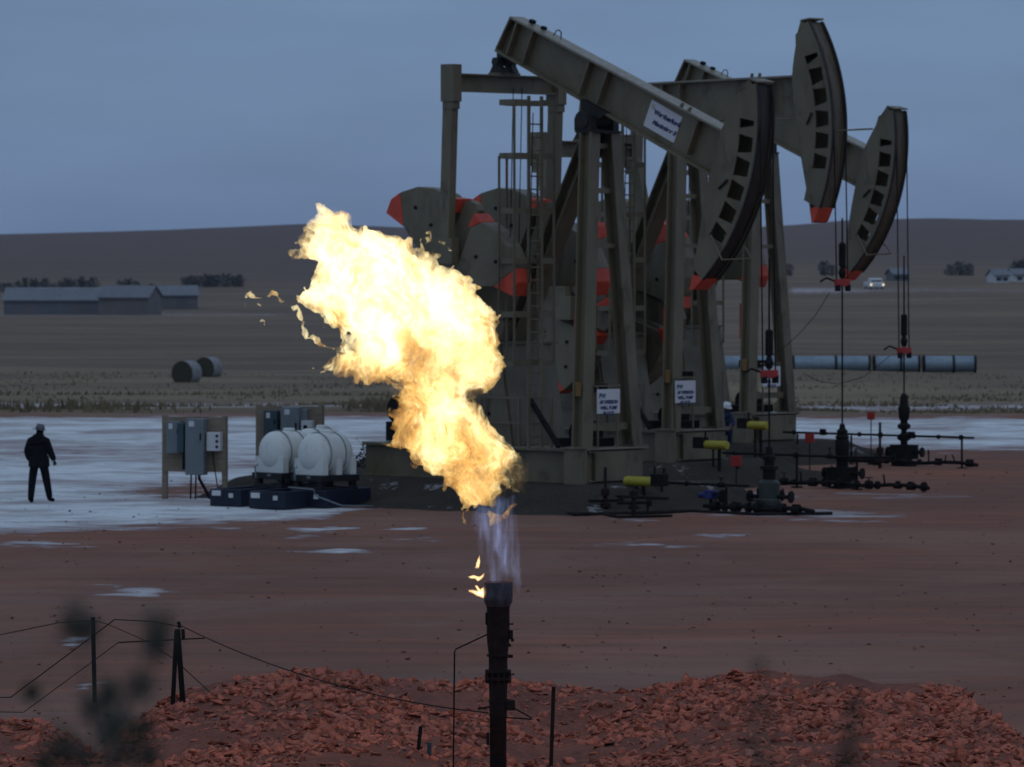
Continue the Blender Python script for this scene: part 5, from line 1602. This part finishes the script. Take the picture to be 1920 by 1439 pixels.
def flame_field(x0, x1, z0, z1, yh, h, polys, thick, amp, seed, wfreq=1.6):
    gx = np.arange(x0, x1, h); gy = np.arange(-yh, yh + h, h); gz_ = np.arange(z0, z1, h)
    X, Y, Z = np.meshgrid(gx, gy, gz_, indexing='ij')
    # warp the silhouette lookup with depth so that each slice differs
    wx = fbm(X, Y, Z, wfreq, 3, seed) * amp * 1.6
    wz = fbm(X, Y, Z, wfreq, 3, seed + 20) * amp * 1.6
    fine = fbm(X, Y, Z, 9.0, 3, seed + 40, .6)
    fine2 = fbm(X, Y * 1.0, Z, 26.0, 2, seed + 60, .7)
    xq = X + wx * np.minimum(1, np.abs(Y) * 6 + .35) + fine * amp * .62 + fine2 * amp * .30
    zq = Z + wz * np.minimum(1, np.abs(Y) * 6 + .35) + np.roll(fine, 7, 0) * amp * .62 + np.roll(fine2, 5, 2) * amp * .30
    # table of the 2-D distance
    tx = np.arange(x0 - .5, x1 + .5, .01); tz = np.arange(z0 - .5, z1 + .5, .01)
    TX, TZ = np.meshgrid(tx, tz, indexing='ij')
    D = np.full(TX.shape, -9.0)
    for pl in polys:
        D = np.maximum(D, poly_sdf(TX, TZ, pl))
    ix = np.clip(((xq - tx[0]) / .01).astype(int), 0, len(tx) - 1); iz = np.clip(((zq - tz[0]) / .01).astype(int), 0, len(tz) - 1)
    d = D[ix, iz]
    yc = (0.25 * np.sin(Z * 1.7) + .12 * np.sin(X * 3.1)) * (yh > .5)
    f = d - np.abs(Y - yc) * thick + fine * amp * .25
    f[0] = f[-1] = -1; f[:, 0] = f[:, -1] = -1; f[:, :, 0] = f[:, :, -1] = -1
    return surface_nets(f, x0, -yh, z0, h)

def np_mesh(name, vs, fs, mat, parent, loc=(0, 0, 0)):
    me = bpy.data.meshes.new(name)
    me.vertices.add(len(vs)); me.vertices.foreach_set('co', (vs - np.array(loc)).astype(np.float32).ravel())
    me.loops.add(len(fs) * 4); me.loops.foreach_set('vertex_index', fs.astype(np.int32).ravel())
    me.polygons.add(len(fs)); me.polygons.foreach_set('loop_start', np.arange(0, len(fs) * 4, 4, dtype=np.int32))
    me.update(); me.validate()
    me.materials.append(mat)
    o = bpy.data.objects.new(name, me); COL.objects.link(o); o.parent = parent
    return o

def flame_mat():
    b = NB('gas_fire')
    pos = b.n('ShaderNodeNewGeometry').outputs['Position']
    sp_ = b.n('ShaderNodeSeparateXYZ', {0: pos})
    z = sp_.outputs[2]; x = sp_.outputs[0]
    # rising swirls: stretched and warped noise
    wv = b.n('ShaderNodeTexNoise', {'Vector': pos, 'Scale': 2.2, 'Detail': 2}).outputs['Color']
    wv2 = b.n('ShaderNodeVectorMath', {0: wv, 1: (-.5, -.5, -.5)}, operation='ADD').outputs[0]
    wv3 = b.n('ShaderNodeVectorMath', {0: wv2, 'Scale': .55}, operation='SCALE').outputs[0]
    q = b.n('ShaderNodeVectorMath', {0: pos, 1: wv3}, operation='ADD').outputs[0]
    q2 = b.n('ShaderNodeMapping', {'Vector': q, 'Rotation': (0, R(-22), 0), 'Scale': (1.3, 1.3, .62)}).outputs[0]
    n1 = b.noise(q2, 2.6, 5, .6)
    n2 = b.noise(q2, 8.0, 5, .68, .8)
    n3 = b.noise(q2, 24.0, 3, .7, .5)
    ridge = b.math('SUBTRACT', 1.0, b.math('MULTIPLY', b.math('ABSOLUTE', b.math('SUBTRACT', n2, .5)), 6.0))
    ridge = b.math('MAXIMUM', ridge, 0.0)
    nn_ = b.math('ADD', b.math('MULTIPLY', n1, .55), b.math('ADD', b.math('MULTIPLY', n2, .25), b.math('MULTIPLY', n3, .20)))
    # how hot: bright head above, cooler translucent body below
    hot = b.rng(z, fz(745), fz(600), 0.0, 1.0)
    right = b.n('ShaderNodeVectorMath', {0: pos, 1: P(905, 660, YF)}, operation='DISTANCE').outputs['Value']
    hot = b.math('MAXIMUM', hot, b.rng(right, .5, .22, 0, 1))
    cool = b.n('ShaderNodeVectorMath', {0: pos, 1: P(820, 680, YF)}, operation='DISTANCE').outputs['Value']
    hot = b.math('MULTIPLY', hot, b.rng(cool, .22, .55, .08, 1))
    low = b.rng(z, fz(915), fz(1015), 1.0, .38)      # thins out towards the pipe
    n0 = b.noise(q2, 1.9, 3, .55, .3)
    # hot ragged core, cooler rim
    hot = b.math('MULTIPLY', hot, b.rng(n1, .36, .50, .45, 1.0))
    lo = b.math('MULTIPLY', b.rng(nn_, .445, .525), low)
    hi = b.rng(nn_, .38, .49, .16, 1.0)
    dens = b.math('ADD', b.math('MULTIPLY', b.n('ShaderNodeMix', {0: hot, 2: lo, 3: hi}, data_type='FLOAT').outputs[0], b.rng(hot, 0, 1, 8.0, 8.0)), .16)
    # temperature of each bit of gas: dull through orange and yellow to white hot
    mixn = b.math('ADD', b.math('MULTIPLY', n0, .34), b.math('ADD', b.math('MULTIPLY', n2, .36), b.math('MULTIPLY', n3, .30)))
    tl = b.math('ADD', b.rng(mixn, .405, .575), b.math('MULTIPLY', ridge, .12))
    temp = b.math('ADD', b.math('MULTIPLY', tl, b.rng(hot, 0, 1, .95, .95)), b.rng(hot, 0.1, 1, .0, .34))
    rampn = b.n('ShaderNodeValToRGB', {0: temp})
    cr2 = rampn.color_ramp
    cr2.elements[0].position = 0.0; cr2.elements[0].color = (.20, .15, .19, 1)
    cr2.elements[1].position = 1.0; cr2.elements[1].color = (1, .84, .46, 1)
    for p_, c_ in ((.14, (.36, .21, .15, 1)), (.32, (.70, .33, .085, 1)), (.55, (.98, .48, .11, 1)), (.78, (1.0, .66, .22, 1))):
        e_ = cr2.elements.new(p_); e_.color = c_
    st = b.math('MULTIPLY', dens, b.math('ADD', .92, b.math('MULTIPLY', b.rng(temp, .45, 1.2), 1.75)))
    e = b.n('ShaderNodeEmission', {0: rampn.outputs[0], 1: st})
    ab = b.n('ShaderNodeVolumeAbsorption', {'Color': (0, 0, 0, 1), 'Density': dens})
    ad = b.n('ShaderNodeAddShader', {0: e.outputs[0], 1: ab.outputs[0]})
    b.n('ShaderNodeOutputMaterial', {1: ad.outputs[0]})
    b.m.cycles.volume_step_rate = 0.10
    return b.m
def wisp_mat(name, col, st, lo, hi, scale=(7, 7, 1.6), dens=.6):
    b = NB(name)
    pos = b.n('ShaderNodeNewGeometry').outputs['Position']
    q2 = b.n('ShaderNodeMapping', {'Vector': pos, 'Scale': scale}).outputs[0]
    n1 = b.rng(b.noise(q2, 1.0, 5, .65, .7), lo, hi)
    z = b.n('ShaderNodeSeparateXYZ', {0: pos}).outputs[2]
    e = b.n('ShaderNodeEmission', {0: (*col, 1), 1: b.math('MULTIPLY', n1, st)})
    ab = b.n('ShaderNodeVolumeAbsorption', {'Color': (.6, .6, .7, 1), 'Density': b.math('MULTIPLY', n1, dens)})
    ad = b.n('ShaderNodeAddShader', {0: e.outputs[0], 1: ab.outputs[0]})
    b.n('ShaderNodeOutputMaterial', {1: ad.outputs[0]})
    b.m.cycles.volume_step_rate = 0.2
    return b.m
fo = thing('gas_flame', (fx, YF, fz(1092)), 'huge yellow white gas flame blowing left from the flare stack', 'flame')
o0 = Vector(fo.location)
vs, fs = flame_field(-2.9, 0.45, fz(1012), fz(345), .72, .0165, [MAIN, RIB] + BITS, 0.95, .16, 101)
vs[:, 1] += YF
fb = np_mesh('fire_body', vs, fs, flame_mat(), fo, tuple(o0))
# blue gas column from the pipe mouth to the fire
COLN = to_m([(905, 1118), (912, 1090), (900, 1050), (890, 1010), (880, 975), (885, 940), (930, 930), (970, 925), (972, 980), (975, 1040), (982, 1090), (978, 1116), (968, 1112), (960, 1088), (950, 1096), (925, 1098)])
vs, fs = flame_field(-.6, .4, fz(1130), fz(905), .26, .014, [COLN], 1.0, .05, 301)
vs[:, 1] += YF
np_mesh('blue_gas', vs, fs, wisp_mat('blue_gas', (.30, .38, .70), 3.6, .48, .70, scale=(11, 11, 2.2)), fo, tuple(o0))
# pilot fire at the left of the mouth
PIL = [to_m([(908, 1100), (908, 1124), (896, 1120), (876, 1112), (875, 1107), (893, 1109), (888, 1100), (894, 1098), (900, 1106)]), to_m([(876, 1082), (886, 1078), (898, 1082), (908, 1074), (906, 1084), (896, 1092), (890, 1086), (880, 1087)]), to_m([(890, 1066), (893, 1052), (899, 1040), (901, 1055), (898, 1066)])]
def pil_mat():
    b = NB('pilot_fire')
    e = b.n('ShaderNodeEmission', {0: (1, .62, .28, 1), 1: 45.0})
    b.n('ShaderNodeOutputMaterial', {1: e.outputs[0]})
    return b.m
pm_ = pil_mat()
for k, pl in enumerate(PIL):
    vs, fs = flame_field(-.50, -.20, fz(1140), fz(1025), .09, .0045, [pl], .8, .012, 401 + k, 8)
    vs[:, 1] += YF
    np_mesh('pilot_fire', vs, fs, pm_, fo, tuple(o0))

# ------------------------------------------------------------------ near weeds, far out of focus
def weed(name, Y, clusters, label, seed, leafn=70, rootx=None):
    r3 = random.Random(seed)
    cx = sum(c[0] for c in clusters) / len(clusters) if rootx is None else rootx
    base = P(cx, 1700, Y); base.z = ground(base.x, Y) - .02
    root = thing(name, tuple(base), label, 'plant', group='blurred weeds close to the camera')
    st = MB(); lf = MB()
    hub = P(cx + 10, 1500, Y) - base
    st.tube([(0, 0, 0), hub * .6, hub], [.006, .005, .004], 6)
    for (px, py, r_) in clusters:
        c = P(px, py, Y + r3.uniform(-.35, .35)) - base
        mid = hub.lerp(c, .55) + Vector((r3.uniform(-.03, .03), r3.uniform(-.03, .03), -.02))
        st.tube([hub, mid, c], [.003, .0022, .0012], 5)
        rad = r_ / F * Y * 1.15
        for k in range(leafn):
            q = c + Vector((r3.gauss(0, .5), r3.gauss(0, .5), r3.gauss(0, .55))) * rad
            d = Vector((r3.uniform(-1, 1), r3.uniform(-1, 1), r3.uniform(-.4, 1))).normalized() * r3.uniform(.006, .013)
            s2 = d.cross(Vector((r3.uniform(-1, 1), r3.uniform(-1, 1), r3.uniform(-1, 1)))).normalized() * .0028
            nrm = d.cross(s2).normalized() * .0004
            lf.add([q, q + d * .5 + s2, q + d, q + d * .5 - s2, q + d * .5 + nrm * 3], [(0, 1, 4), (1, 2, 4), (2, 3, 4), (3, 0, 4)])
    st.build('stem', M['twig'], root); lf.build('foliage', M['leaf'], root)
weed('weed', 6.6, [(138, 1172, 24), (165, 1185, 20), (298, 1180, 26), (294, 1215, 26), (262, 1285, 24), (175, 1328, 22), (220, 1350, 26), (206, 1375, 24), (265, 1372, 20), (85, 1432, 18), (280, 1420, 20), (150, 1425, 30), (118, 1400, 26), (205, 1300, 22), (230, 1410, 28), (60, 1300, 10)], 'blurred grey green weed at the lower left edge, very close', 3, 150)
weed('weed', 6.0, [(1600, 1330, 9), (1596, 1375, 10), (1592, 1425, 13)], 'faint thin blurred weed stalk in front of the right of the berm', 4, 60)
weed('weed', 5.6, [(1425, 1250, 8), (1420, 1330, 10), (1415, 1400, 14), (1440, 1430, 12)], 'faintest blurred weed stalk standing left of the other thin stalk', 5, 22)

# ------------------------------------------------------------------ air
hz_ = NB('air_haze')
pv = hz_.n('ShaderNodeVolumePrincipled', {'Color': (.66, .80, 1.0, 1), 'Density': 4.5e-5, 'Anisotropy': 0.0})
hz_.n('ShaderNodeOutputMaterial', {1: pv.outputs[0]})
m = MB(); m.box(-9600, 9600, -75, 12200, -75, 27)
o = m.build('haze', hz_.m, None); tag(o, 'thin bluish air over the fields and hills', 'haze', kind='stuff')
